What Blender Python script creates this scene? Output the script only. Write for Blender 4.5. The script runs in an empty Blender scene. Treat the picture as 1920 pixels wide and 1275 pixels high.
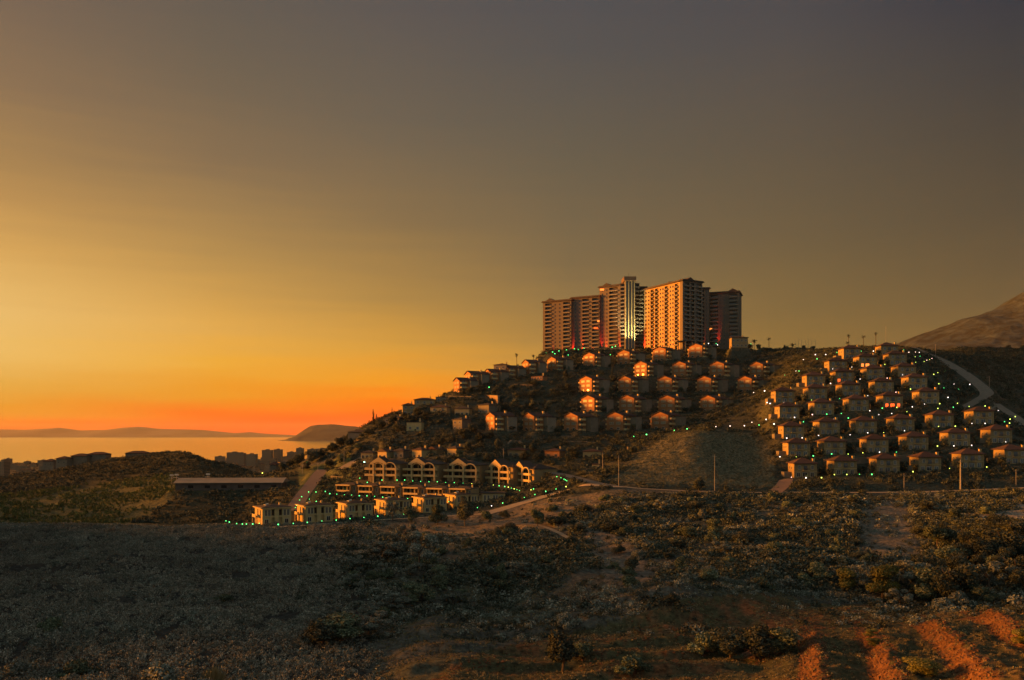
import bpy, math, random
import numpy as np
from math import radians as R, sin, cos, pi
rng = np.random.default_rng(7); random.seed(7)
sc = bpy.context.scene
COL = sc.collection

# ------------------------------------------------------------------ camera
F, CX, HZ = 1598.0, 960.0, 816.0          # focal length, centre column and horizon row in photo pixels
cam_d = bpy.data.cameras.new('camera'); cam = bpy.data.objects.new('camera', cam_d); COL.objects.link(cam)
cam_d.sensor_width = 36; cam_d.lens = 36*F/1920; cam_d.clip_end = 200000; cam_d.clip_start = 0.5
cam.location = (0, 0, 0); cam.rotation_euler = (R(90), 0, 0)
cam_d.shift_y = (HZ-637.5)/1920
sc.camera = cam

# ------------------------------------------------------------------ sky
def lin(c):
    return tuple((x/255/12.92) if x/255 <= 0.04045 else ((x/255+0.055)/1.055)**2.4 for x in c)+(1,)
SUN_AZ, SUN_EL = -82, 6.0
world = bpy.data.worlds.new('World'); sc.world = world; world.use_nodes = True
nt = world.node_tree; N = nt.nodes; L = nt.links; N.clear()
def wn(t, **k):
    n = N.new(t)
    for a, b in k.items(): setattr(n, a, b)
    return n
def wm(op, a, b=None, clamp=False):
    n = N.new('ShaderNodeMath'); n.operation = op; n.use_clamp = clamp
    for i, v in enumerate((a, b)):
        if v is None: continue
        if isinstance(v, (int, float)): n.inputs[i].default_value = v
        else: L.new(v, n.inputs[i])
    return n.outputs[0]
tc = wn('ShaderNodeTexCoord'); sx = wn('ShaderNodeSeparateXYZ'); L.new(tc.outputs['Generated'], sx.inputs[0])
X_, Y_, Z_ = sx.outputs
az = wm('ARCTAN2', X_, Y_)
hyp = wm('SQRT', wm('ADD', wm('MULTIPLY', X_, X_), wm('MULTIPLY', Y_, Y_)))
tt = wm('DIVIDE', Z_, wm('MAXIMUM', hyp, 1e-4))
# faint cloud streaks near the horizon
cmb = wn('ShaderNodeCombineXYZ'); L.new(wm('MULTIPLY', az, 5.0), cmb.inputs[0]); L.new(wm('MULTIPLY', tt, 85.0), cmb.inputs[1])
nz = wn('ShaderNodeTexNoise'); nz.inputs['Scale'].default_value = 1.0; nz.inputs['Detail'].default_value = 3; L.new(cmb.outputs[0], nz.inputs['Vector'])
wob = wm('MULTIPLY', wm('SUBTRACT', nz.outputs['Fac'], 0.5), 0.030)
tw = wm('ADD', tt, wob)
T = 0.62
SKY = [  # azimuth degrees, [(tan elevation, sRGB)]
 (-58, [(0, (170,112,56)), (.03, (168,122,66)), (.10, (160,134,88)), (.2, (150,128,90)), (.33, (124,112,90)), (.62, (100,98,90))]),
 (-31, [(0, (230,86,6)), (.010, (240,114,14)), (.028, (226,150,40)), (.05, (224,168,70)), (.085, (232,186,100)), (.125, (230,186,108)), (.19, (212,164,90)), (.24, (184,142,84)), (.28, (165,130,82)), (.36, (136,111,83)), (.46, (114,98,83)), (.62, (99,90,83))]),
 (-19, [(0, (250,52,0)), (.010, (255,70,2)), (.022, (250,102,8)), (.045, (232,148,32)), (.08, (234,170,60)), (.12, (222,168,80)), (.2, (178,140,80)), (.3, (133,110,80)), (.4, (109,97,80)), (.5, (95,89,81)), (.62, (86,82,80))]),
 (-8, [(0, (250,58,0)), (.02, (255,84,0)), (.04, (252,126,8)), (.065, (238,154,36)), (.1, (212,155,62)), (.16, (170,133,72)), (.25, (133,110,75)), (.36, (106,96,80)), (.5, (89,85,82)), (.62, (80,78,80))]),
 (4, [(0, (232,108,12)), (.04, (230,138,34)), (.08, (190,141,62)), (.12, (154,122,67)), (.2, (121,103,71)), (.32, (100,92,75)), (.45, (83,82,80)), (.55, (76,77,81)), (.7, (69,72,79))]),
 (18, [(0, (150,104,48)), (.09, (134,107,56)), (.14, (120,100,61)), (.22, (103,90,65)), (.32, (91,83,69)), (.45, (76,75,75)), (.55, (67,69,75)), (.7, (60,63,72))]),
 (30.5, [(0, (118,88,48)), (.1, (112,92,56)), (.15, (99,85,58)), (.22, (84,76,59)), (.31, (71,68,60)), (.40, (58,61,63)), (.5, (40,49,64)), (.7, (36,44,60))]),
 (110, [(0, (140,145,138)), (.3, (142,148,144)), (.62, (132,138,138))]),
 (180, [(0, (162,167,160)), (.3, (158,165,162)), (.62, (140,147,146))]),
]
col = None; prev = None
for a, stops in SKY:
    rp = N.new('ShaderNodeValToRGB'); cr = rp.color_ramp
    cr.elements[0].position = 0; cr.elements[0].color = lin(stops[0][1])
    cr.elements[1].position = min(1, stops[-1][0]/0.7); cr.elements[1].color = lin(stops[-1][1])
    cr.interpolation = 'LINEAR'
    for p, c in stops[1:-1]:
        e = cr.elements.new(p/0.7); e.color = lin(c)
    L.new(wm('DIVIDE', tw if a < 40 else tt, 0.7), rp.inputs[0])
    if col is None: col = rp.outputs[0]
    else:
        f = wm('DIVIDE', wm('SUBTRACT', az, R(prev)), R(a-prev), clamp=True)
        m = N.new('ShaderNodeMix'); m.data_type = 'RGBA'; L.new(f, m.inputs[0]); L.new(col, m.inputs[6]); L.new(rp.outputs[0], m.inputs[7]); col = m.outputs[2]
    prev = a
# the far side closes back to the first ramp behind the camera on the west
fb = wm('DIVIDE', wm('SUBTRACT', R(-58), az), R(25), clamp=True)
m = N.new('ShaderNodeMix'); m.data_type = 'RGBA'; L.new(fb, m.inputs[0]); L.new(col, m.inputs[6]); m.inputs[7].default_value = lin((152, 157, 148)); col = m.outputs[2]
bg = wn('ShaderNodeBackground'); bg.inputs[1].default_value = 0.29; L.new(col, bg.inputs[0])
wo = wn('ShaderNodeOutputWorld'); L.new(bg.outputs[0], wo.inputs[0])

# ------------------------------------------------------------------ sun
sd = bpy.data.lights.new('sun', 'SUN'); sd.energy = 5.0; sd.angle = R(15); sd.color = (1.0, 0.31, 0.03)
so = bpy.data.objects.new('sun', sd); COL.objects.link(so)
from mathutils import Vector
sdir = Vector((sin(R(SUN_AZ))*cos(R(SUN_EL)), cos(R(SUN_AZ))*cos(R(SUN_EL)), sin(R(SUN_EL))))
so.rotation_euler = sdir.to_track_quat('Z', 'Y').to_euler()
sc.view_settings.view_transform = 'Standard'; sc.view_settings.look = 'None'; sc.view_settings.exposure = 1.8; sc.view_settings.gamma = 1
cy = sc.cycles
cy.use_denoising = True; cy.max_bounces = 4; cy.diffuse_bounces = 2; cy.glossy_bounces = 2; cy.volume_bounces = 0; cy.transmission_bounces = 1
cy.sample_clamp_indirect = 3.0; cy.caustics_reflective = False; cy.caustics_refractive = False
try: cy.denoising_prefilter = 'ACCURATE'
except Exception: pass

# ------------------------------------------------------------------ materials
def new_mat(name):
    m = bpy.data.materials.new(name); m.use_nodes = True
    return m, m.node_tree.nodes, m.node_tree.links, m.node_tree.nodes['Principled BSDF']
MATS = {}
def mat(name, base, rough=.85, var=.25, scale=2.0, metal=0, bump=0, spec=.3, coord='Object'):
    if name in MATS: return MATS[name]
    base = tuple(c*.8 for c in base)
    m, n, l, b = new_mat(name)
    b.inputs['Roughness'].default_value = rough; b.inputs['Metallic'].default_value = metal
    b.inputs['Specular IOR Level'].default_value = spec
    tc = n.new('ShaderNodeTexCoord'); nz = n.new('ShaderNodeTexNoise'); nz.inputs['Scale'].default_value = scale; nz.inputs['Detail'].default_value = 5
    l.new(tc.outputs[coord], nz.inputs['Vector'])
    oi = n.new('ShaderNodeObjectInfo')
    ad = n.new('ShaderNodeMath'); ad.operation = 'MULTIPLY_ADD'; l.new(oi.outputs['Random'], ad.inputs[0]); ad.inputs[1].default_value = .35; l.new(nz.outputs['Fac'], ad.inputs[2])
    cr = n.new('ShaderNodeValToRGB'); l.new(ad.outputs[0], cr.inputs[0])
    cr.color_ramp.elements[0].position = .35; cr.color_ramp.elements[1].position = .95
    cr.color_ramp.elements[0].color = tuple(c*(1-var) for c in base)+(1,); cr.color_ramp.elements[1].color = tuple(min(1, c*(1+var)) for c in base)+(1,)
    l.new(cr.outputs[0], b.inputs['Base Color'])
    if bump:
        bp = n.new('ShaderNodeBump'); bp.inputs['Strength'].default_value = bump; bp.inputs['Distance'].default_value = .1
        l.new(nz.outputs['Fac'], bp.inputs['Height']); l.new(bp.outputs[0], b.inputs['Normal'])
    MATS[name] = m; return m
def emis(name, c, s):
    if name in MATS: return MATS[name]
    m, n, l, b = new_mat(name)
    b.inputs['Base Color'].default_value = c+(1,); b.inputs['Emission Color'].default_value = c+(1,); b.inputs['Emission Strength'].default_value = s
    MATS[name] = m; return m
def leafmat(name, c0, c1, c2):
    m, n, l, b = new_mat(name)
    b.inputs['Roughness'].default_value = .8; b.inputs['Specular IOR Level'].default_value = .15
    g = n.new('ShaderNodeNewGeometry'); cr = n.new('ShaderNodeValToRGB'); l.new(g.outputs['Random Per Island'], cr.inputs[0])
    cr.color_ramp.elements[0].color = c0+(1,); cr.color_ramp.elements[1].color = c2+(1,); e = cr.color_ramp.elements.new(.55); e.color = c1+(1,)
    nz = n.new('ShaderNodeTexNoise'); nz.inputs['Scale'].default_value = .12; nz.inputs['Detail'].default_value = 4; l.new(g.outputs['Position'], nz.inputs['Vector'])
    oi = n.new('ShaderNodeObjectInfo')
    a = n.new('ShaderNodeMath'); a.operation = 'MULTIPLY_ADD'; l.new(nz.outputs['Fac'], a.inputs[0]); a.inputs[1].default_value = 1.7; a.inputs[2].default_value = -.1
    a2 = n.new('ShaderNodeMath'); a2.operation = 'MULTIPLY_ADD'; l.new(oi.outputs['Random'], a2.inputs[0]); a2.inputs[1].default_value = .5; l.new(a.outputs[0], a2.inputs[2])
    vm = n.new('ShaderNodeVectorMath'); vm.operation = 'SCALE'; l.new(cr.outputs[0], vm.inputs[0]); l.new(a2.outputs[0], vm.inputs['Scale'])
    l.new(vm.outputs[0], b.inputs['Base Color'])
    return m
M_cream = mat('cream_render', (.44, .335, .155), var=.18, scale=.6)
M_ochre = mat('ochre_render', (.27, .20, .098), var=.2, scale=.5)
M_terra = mat('pink_brown_render', (.30, .145, .062), var=.16, scale=.5)
M_grey = mat('grey_render', (.175, .155, .115), var=.25, scale=.5)
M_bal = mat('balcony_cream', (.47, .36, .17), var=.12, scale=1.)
M_roofred = mat('clay_tiles', (.06, .032, .025), var=.45, scale=3., bump=.4)
M_roofdark = mat('dark_roof', (.05, .04, .035), var=.4, scale=1.5)
M_roofgrey = mat('grey_roof', (.14, .12, .105), var=.3, scale=1.)
M_frame = mat('window_frame', (.52, .50, .42), var=.1, scale=2.)
M_conc = mat('concrete', (.15, .135, .10), var=.3, scale=.35, bump=.2)
M_stone = mat('stone_wall', (.20, .135, .08), var=.45, scale=1.2, bump=.5)
M_wood = mat('bark', (.09, .07, .05), var=.4, scale=3.)
M_pole = mat('pole_grey', (.27, .25, .20), var=.15, scale=1.)
M_dark = mat('dark_metal', (.03, .03, .03), var=.2, scale=2.)
M_hotel = mat('shaded_hotel_render', (.135, .112, .085), var=.1, scale=.12)  # duller wings: their shade is put into a darker wall colour
M_hotel_sunlit = mat('sunlit_hotel_render', (.36, .25, .11), var=.12, scale=.2)  # same wall on the sunlit wing, sunlight put into the golden colour
M_hotelb = mat('hotel_balcony', (.18, .155, .115), var=.12, scale=.3)
M_shed = mat('shed_sheet', (.30, .25, .18), var=.18, scale=.2)
M_glass, n_, l_, b_ = new_mat('dark_glass')
b_.inputs['Base Color'].default_value = (.02, .022, .025, 1); b_.inputs['Roughness'].default_value = .08; b_.inputs['Specular IOR Level'].default_value = .6; b_.inputs['IOR'].default_value = 1.5
M_skyglass = mat('sky_pale_glass', (.22, .19, .12), rough=.5, var=.35, scale=.8, spec=.5)  # pale pane colour stands in for the bright sky reflected in it
M_lit = emis('lit_window_orange', (1, .22, .03), .6)
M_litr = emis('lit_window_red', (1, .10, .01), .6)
L_MAT = {'g': emis('lamp_green', (.10, 1, .22), 1.15), 'w': emis('lamp_white', (1, .85, .72), 1.15), 'y': emis('lamp_yellow', (.66, .9, .12), 1.15),
         'p': emis('lamp_pink', (1, .6, .5), 1.15), 'c': emis('lamp_cyan', (.4, 1, .8), 2.6)}
LM_tree = leafmat('foliage_tree', (0.030, 0.044, 0.025), (0.074, 0.099, 0.060), (0.173, 0.205, 0.137))
LM_green = leafmat('foliage_bright', (.07, .075, .018), (.13, .135, .035), (.21, .20, .07))
LM_olive = leafmat('foliage_olive', (0.055, 0.069, 0.053), (0.121, 0.142, 0.116), (0.234, 0.260, 0.229))
LM_scrub = leafmat('foliage_scrub', (.045, .047, .036), (.150, .152, .122), (.300, .298, .245))
LM_dark = leafmat('foliage_dark', (0.016, 0.022, 0.016), (0.038, 0.049, 0.035), (0.090, 0.105, 0.081))
LM_hill = leafmat('foliage_hill', (0.033, 0.040, 0.024), (0.067, 0.078, 0.051), (0.123, 0.137, 0.097))
LM_banana = leafmat('foliage_banana', (.022, .034, .012), (.044, .062, .022), (.085, .11, .042))
LM_weeds = leafmat('foliage_dry_weeds', (.055, .052, .028), (.12, .11, .058), (.23, .19, .11))
LM_straw = leafmat('dry_grass_tuft', (.20, .16, .07), (.33, .27, .12), (.42, .35, .18))

# ------------------------------------------------------------------ helpers
def P(px, d): return (px-CX)/F*d
def at(px, py, d): return ((px-CX)/F*d, d, (HZ-py)/F*d)
def pix(x, y, z): return CX+F*x/y, HZ-F*z/y
class MB:
    def __init__(s): s.v = []; s.f = []
    def box(s, x0, x1, y0, y1, z0, z1):
        b = len(s.v)
        s.v += [(x0,y0,z0),(x1,y0,z0),(x1,y1,z0),(x0,y1,z0),(x0,y0,z1),(x1,y0,z1),(x1,y1,z1),(x0,y1,z1)]
        s.f += [tuple(b+i for i in q) for q in ((0,3,2,1),(4,5,6,7),(0,1,5,4),(1,2,6,5),(2,3,7,6),(3,0,4,7))]
        return s
    def prism(s, poly, y0, y1):            # polygon in xz, extruded along y
        b = len(s.v); n = len(poly)
        s.v += [(x, y0, z) for x, z in poly]+[(x, y1, z) for x, z in poly]
        s.f.append(tuple(b+i for i in range(n))); s.f.append(tuple(b+n+i for i in reversed(range(n))))
        for i in range(n):
            j = (i+1) % n; s.f.append((b+i, b+n+i, b+n+j, b+j))
        return s
    def hip(s, x0, x1, y0, y1, z, rise, inset=None, th=.18):
        w, d = x1-x0, y1-y0; b = len(s.v)
        k = min(w, d)/2 if inset is None else inset
        if w >= d: r = [(x0+k, (y0+y1)/2), (x1-k, (y0+y1)/2)]
        else: r = [((x0+x1)/2, y0+k), ((x0+x1)/2, y1-k)]
        s.v += [(x0,y0,z),(x1,y0,z),(x1,y1,z),(x0,y1,z),(x0,y0,z+th),(x1,y0,z+th),(x1,y1,z+th),(x0,y1,z+th),(*r[0], z+rise),(*r[1], z+rise)]
        q = [(3,2,1,0),(0,1,5,4),(1,2,6,5),(2,3,7,6),(3,0,4,7)]
        if w >= d: q += [(4,5,9,8),(5,6,9),(6,7,8,9),(7,4,8)]
        else: q += [(4,5,8),(5,6,9,8),(6,7,9),(7,4,8,9)]
        s.f += [tuple(b+i for i in t) for t in q]; return s
    def tube(s, p0, p1, r0, r1, n=8):
        p0, p1 = Vector(p0), Vector(p1); ax = (p1-p0).normalized()
        u = ax.orthogonal().normalized(); w = ax.cross(u); b = len(s.v)
        for p, r in ((p0, r0), (p1, r1)):
            for i in range(n):
                a = 2*pi*i/n; s.v.append(tuple(p+(u*cos(a)+w*sin(a))*r))
        for i in range(n):
            j = (i+1) % n; s.f.append((b+i, b+j, b+n+j, b+n+i))
        s.f.append(tuple(b+i for i in reversed(range(n)))); s.f.append(tuple(b+n+i for i in range(n))); return s
    def ball(s, c, r, nu=8, nv=6):
        b = len(s.v)
        for j in range(nv+1):
            t = pi*j/nv
            for i in range(nu): a = 2*pi*i/nu; s.v.append((c[0]+r*sin(t)*cos(a), c[1]+r*sin(t)*sin(a), c[2]+r*cos(t)))
        for j in range(nv):
            for i in range(nu):
                k = (i+1) % nu; s.f.append((b+j*nu+i, b+(j+1)*nu+i, b+(j+1)*nu+k, b+j*nu+k))
        return s
    def mesh(s, name, m):
        me = bpy.data.meshes.new(name); me.from_pydata(s.v, [], s.f); me.materials.append(m); me.update(); return me
    def build(s, name, m, parent=None, loc=None, rz=0):
        o = bpy.data.objects.new(name, s.mesh(name, m)); COL.objects.link(o)
        if parent: o.parent = parent
        if loc: o.location = loc
        if rz: o.rotation_euler.z = rz
        return o
def tag(o, label=None, cat=None, group=None, kind=None):
    if label: o['label'] = label
    if cat: o['category'] = cat
    if group: o['group'] = group
    if kind: o['kind'] = kind
    return o
def empty(name, loc=(0,0,0), rz=0):
    o = bpy.data.objects.new(name, None); COL.objects.link(o); o.location = loc; o.rotation_euler.z = rz; o.empty_display_size = .1; return o
def dup(o, parent=None):
    c = o.copy(); COL.objects.link(c); c.parent = parent
    for ch in list(o.children): dup(ch, c)
    return c
def npmesh(name, V, Fq, m, attr=None, smooth=False):
    me = bpy.data.meshes.new(name); nv, nf = len(V), len(Fq); k = Fq.shape[1]
    me.vertices.add(nv); me.vertices.foreach_set('co', V.astype(np.float32).ravel())
    me.loops.add(nf*k); me.loops.foreach_set('vertex_index', Fq.astype(np.int32).ravel())
    me.polygons.add(nf); me.polygons.foreach_set('loop_start', np.arange(0, nf*k, k, dtype=np.int32)); me.polygons.foreach_set('loop_total', np.full(nf, k, np.int32))
    if smooth: me.polygons.foreach_set('use_smooth', np.ones(nf, bool))
    me.materials.append(m); me.update(calc_edges=True)
    if attr is not None:
        a = me.color_attributes.new('cover', 'FLOAT_COLOR', 'POINT'); a.data.foreach_set('color', attr.astype(np.float32).ravel())
    return me
def nobj(name, me, parent=None):
    o = bpy.data.objects.new(name, me); COL.objects.link(o); o.parent = parent; return o
# smooth value noise
_perm = rng.random((256, 256))
def vnoise(x, y):
    x0 = np.floor(x).astype(int); y0 = np.floor(y).astype(int); fx = x-x0; fy = y-y0
    fx = fx*fx*(3-2*fx); fy = fy*fy*(3-2*fy); g = lambda i, j: _perm[i & 255, j & 255]
    return (g(x0,y0)*(1-fx)+g(x0+1,y0)*fx)*(1-fy)+(g(x0,y0+1)*(1-fx)+g(x0+1,y0+1)*fx)*fy
def fbm(x, y, o=4):
    s = 0; a = .5
    for i in range(o): s = s+a*(vnoise(x, y)-.5); x = x*2.03+17; y = y*2.03+31; a *= .5
    return s
def sstep(a, b, x): t = np.clip((x-a)/(b-a), 0, 1); return t*t*(3-2*t)

# ------------------------------------------------------------------ terrain
def pr(*a): return [(Y, (HZ-v)/F*Y) for Y, v in a]          # (depth, photo row) -> (depth, height)
NEAR = [(0,-3),(20,-12),(60,-25),(100,-33)]
FAR = [(1200,-93),(3000,-98.6),(3400,-104),(9000,-130)]
NC = [(130,-36.5),(150,-37.2),(172,-34.6),(180,-33.2),(200,-33),(230,-33),(260,-31.6),(300,-28),(330,-24.6)]
PROF = {
 -1500: NEAR+[(130,-31),(180,0),(220,14),(260,14),(300,3),(335,-12),(400,-11),(600,-12),(800,-40)]+FAR,  # leftmost columns raise an unseen hill, added to shade the foreground
 -700: NEAR+[(130,-33),(160,-20),(185,4),(220,14),(260,14),(295,4),(330,-14),(366,-15),(450,-15),(600,-20),(800,-50)]+FAR,
 -420: NEAR+[(130,-33),(160,-22),(185,0),(220,9),(260,9),(290,1),(318,-14),(350,-16),(409,-16),(500,-18),(650,-24),(850,-60)]+FAR,
 -260: NEAR+[(130,-36),(165,-28),(190,-12),(220,-6),(260,-6),(290,-12),(315,-21),(380,-24),(500,-25),(650,-30),(850,-70)]+FAR,
 -110: NEAR+[(130,-37),(200,-34),(250,-31),(300,-31.5),(380,-35),(500,-31),(650,-32),(850,-70)]+FAR,
 0: NEAR+[(130,-37),(200,-36.6),(250,-34.5)]+pr((300,983))+[(330,-36),(360,-39)]+pr((400,962),(500,922),(600,900),(660,896))+[(800,-55),(1100,-92)]+FAR,
 200: NEAR+[(130,-37),(200,-36.6),(250,-34.5)]+pr((300,986))+[(325,-35),(380,-37.5)]+pr((430,945),(500,915),(600,885),(700,865),(760,860))+[(850,-45),(1150,-92)]+FAR,
 350: NEAR+[(130,-37),(200,-36.6),(250,-34.8)]+pr((300,990))+[(340,-36)]+pr((380,965),(415,923))+[(470,-27.2)]+pr((560,880),(640,855),(700,844))+[(780,-30),(1000,-85)]+FAR,
 450: NEAR+[(130,-37),(200,-36.8),(250,-35)]+pr((300,989))+[(340,-36)]+pr((385,965),(425,921))+[(480,-27.5)]+pr((560,890),(620,874))+[(700,-40),(900,-80)]+FAR,
 540: NEAR+[(130,-37.5),(200,-37),(250,-35.3),(295,-32.9),(308,-32.6),(330,-33)]+pr((360,952),(395,925),(440,898),(480,882),(530,880))+[(600,-40),(900,-85)]+FAR,
 620: NEAR+[(130,-37.5),(200,-37),(250,-35),(300,-32.6),(328,-32.6),(360,-30),(395,-27)]+pr((440,895),(480,866),(510,838))+[(540,-9),(650,-40),(1000,-88)]+FAR,
 700: NEAR+[(130,-37.5),(200,-37),(250,-34.6),(300,-32.8),(335,-32.3),(365,-29.5),(385,-27.5),(402,-22)]+pr((430,866),(460,840),(490,806),(515,787))+[(560,5),(700,-30),(1000,-85)]+FAR,
 780: NEAR+[(130,-37),(200,-36.5),(250,-34.3),(300,-32.6),(350,-32),(376,-28.3),(400,-22)]+pr((430,862),(460,832),(480,802),(500,778),(530,758))+[(600,10),(800,-30),(1100,-85)]+FAR,
 860: NEAR+[(130,-36.6),(200,-36.3),(250,-34),(300,-32),(345,-31.5),(370,-28.5),(400,-21.8)]+pr((430,852),(455,822),(480,795),(510,762),(540,738),(575,724))+[(640,25),(800,0)]+FAR,
 950: NEAR+[(120,-36.6),(150,-37.5),(200,-36.5),(280,-32.2),(340,-29.2),(370,-27.3),(398,-23)]+pr((430,851),(450,828),(470,808),(500,775),(535,737),(560,714),(590,698))+[(650,42),(800,10)]+FAR,
 1050: NEAR+[(120,-36.6),(140,-38),(165,-36.5),(180,-34.6),(200,-34.4),(240,-33.5),(280,-31),(320,-27.5),(355,-23.5),(375,-19)]+pr((400,880),(430,853),(450,829),(470,808),(500,774),(535,737),(560,710),(590,690),(650,670),(690,662))+[(760,66),(900,40)]+FAR,
 1150: NEAR+NC+[(352,-21.2)]+pr((380,882),(420,852),(450,822),(470,807),(500,773),(535,736),(560,710),(590,686),(640,667),(690,657))+[(770,68),(900,40)]+FAR,
 1300: NEAR+NC+[(345,-22.7)]+pr((370,882),(400,835),(420,808),(440,807),(470,800),(500,774),(535,736),(560,708),(590,678),(640,660),(690,654))+[(780,68),(900,40)]+FAR,
 1420: NEAR+NC+[(343,-23.2)]+pr((365,901),(387,872),(407,846),(427,818),(447,793),(470,770),(500,748),(535,732),(560,708),(590,684),(640,663),(700,655))+[(780,65),(900,40)]+FAR,
 1500: NEAR+[(112,-33),(140,-34.2),(155,-35.5),(175,-35.6),(200,-35),(240,-32.3),(280,-29.6),(320,-24.8),(342,-23.2)]+pr((355,908),(368,897),(387,856),(407,822),(427,785),(447,755),(463,726),(480,703),(510,684),(560,667),(620,657),(660,654))+[(740,60),(900,30)]+FAR,
 1600: NEAR+[(112,-32.6),(140,-34),(155,-35),(175,-36),(200,-35.3),(240,-32.5),(280,-29.6),(320,-24.8),(342,-23)]+pr((355,905),(368,891),(387,852),(407,814),(427,773),(447,743),(463,716),(480,690),(495,671),(530,656),(580,649))+[(650,60),(800,30)]+FAR,
 1700: NEAR+[(110,-31.6),(135,-32.8),(152,-34),(175,-36.5),(200,-35.6),(240,-32.6),(280,-29.6),(320,-24.8),(342,-22.8)]+pr((355,900),(368,886),(387,846),(407,807),(427,761),(447,732),(463,707),(480,683),(495,667),(530,652),(570,655))+[(620,55),(800,20)]+FAR,
 1800: NEAR+[(105,-30),(130,-31.4),(148,-32.5),(170,-36.5),(200,-36),(240,-32.5),(300,-26.5),(345,-22.4)]+pr((368,880),(387,837),(407,799),(427,775),(447,763),(480,725),(505,695),(540,673),(600,656),(640,652))+[(700,58),(900,30)]+FAR,
 1920: NEAR[:-1]+[(100,-28.7),(130,-30.2),(145,-31),(165,-35),(200,-36),(240,-32),(300,-25.5),(345,-21.5)]+pr((368,868),(387,846),(407,826),(430,801),(460,767),(500,728),(560,688),(620,661),(660,652))+[(720,60),(900,40)]+FAR,
 2500: [(0,-3),(20,-10),(60,-22),(100,-27),(130,-27),(165,-31),(200,-32),(240,-28),(300,-22),(345,-18),(400,0),(500,32),(600,55),(700,62),(900,50)]+FAR,
 3600: [(0,-3),(20,-8),(60,-18),(100,-24),(200,-28),(345,-15),(500,32),(700,62),(900,60)]+FAR,
}
YG = np.concatenate([np.arange(0, 900, 3.0), np.geomspace(900, 9000, 120)])
KX = np.array(sorted(PROF), float)
TAB = np.array([np.interp(YG, *zip(*PROF[int(k)])) for k in KX])
ker = np.exp(-np.linspace(-1.8, 1.8, 7)**2); ker /= ker.sum(); nn = 300
for i in range(len(KX)): t = np.pad(TAB[i, :nn], 3, mode='edge'); TAB[i, 3:nn-3] = np.convolve(t, ker, 'valid')[3:nn-3]
PXG = np.arange(-1500, 3601, 12.0)
TAB2 = np.empty((len(PXG), len(YG)))
for j in range(len(YG)): TAB2[:, j] = np.interp(PXG, KX, TAB[:, j])
k2 = np.exp(-np.linspace(-2, 2, 7)**2); k2 /= k2.sum()
TP = np.pad(TAB2, ((3, 3), (0, 0)), mode='edge'); TAB2 = sum(k2[i]*TP[i:i+len(PXG)] for i in range(7))
def base_h(x, y):
    y = np.maximum(y, 1.0); px = np.clip(CX+F*x/y, -1500, 3599)
    gi = (px+1500)/12.0; i0 = np.clip(gi.astype(int), 0, len(PXG)-2); fi = gi-i0
    gj = np.interp(y, YG, np.arange(len(YG))); j0 = np.clip(gj.astype(int), 0, len(YG)-2); fj = gj-j0
    z = (TAB2[i0,j0]*(1-fi)+TAB2[i0+1,j0]*fi)*(1-fj)+(TAB2[i0,j0+1]*(1-fi)+TAB2[i0+1,j0+1]*fi)*fj
    z = z+fbm(x/14, y/14)*1.6*sstep(60, 130, y)*(y < 1000)+fbm(x/4+9, y/4)*.8*sstep(60, 130, y)*(y < 420)+fbm(x/1.3+9, y/1.3, 2)*.5*sstep(60, 130, y)*(y < 200)
    z = z+(fbm(x/38+3, y/30+8, 3)*7.5-np.abs(fbm(x/22+11, y/26, 3))*4.5+.8)*sstep(135, 175, y)*(1-sstep(255, 292, y))*(1-sstep(250, 300, np.abs(x)))
    # bank terraces at the right front: risers face west
    R_ = sstep(36, 42, x)*(1-sstep(138, 148, y-.12*(x-60)))*sstep(60, 80, y)
    s = (x-50-.34*(y-120)+1.5*fbm(x/20, y/9))/9.8; fr = s-np.floor(s)
    z = z+R_*2.2*(sstep(0, .32, fr)-fr+.2)
    z = z+R_*(fbm(x/2.2+5, y/2.2+3, 4)*1.5+.13*np.sin((x+.3*y)*2.1+2*fbm(x/6, y/6)))
    R2 = sstep(-22, -14, x)*(1-sstep(34, 40, x))*sstep(118, 128, y)*(1-sstep(172, 180, y)); s2 = (y-.2*x+4*fbm(x/15, y/15))/11.; f2 = s2-np.floor(s2)
    z = z+R2*1.5*(sstep(0, .2, f2)-f2+.3)
    return z
PADS = []      # cx, cy, cos, sin, hx, hy, z, blend
def pad(cx, cy, rz, hx, hy, z, blend=6.): PADS.append((cx, cy, cos(rz), sin(rz), hx, hy, z, blend))
ROADS = []     # arrays of points, half width
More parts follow.
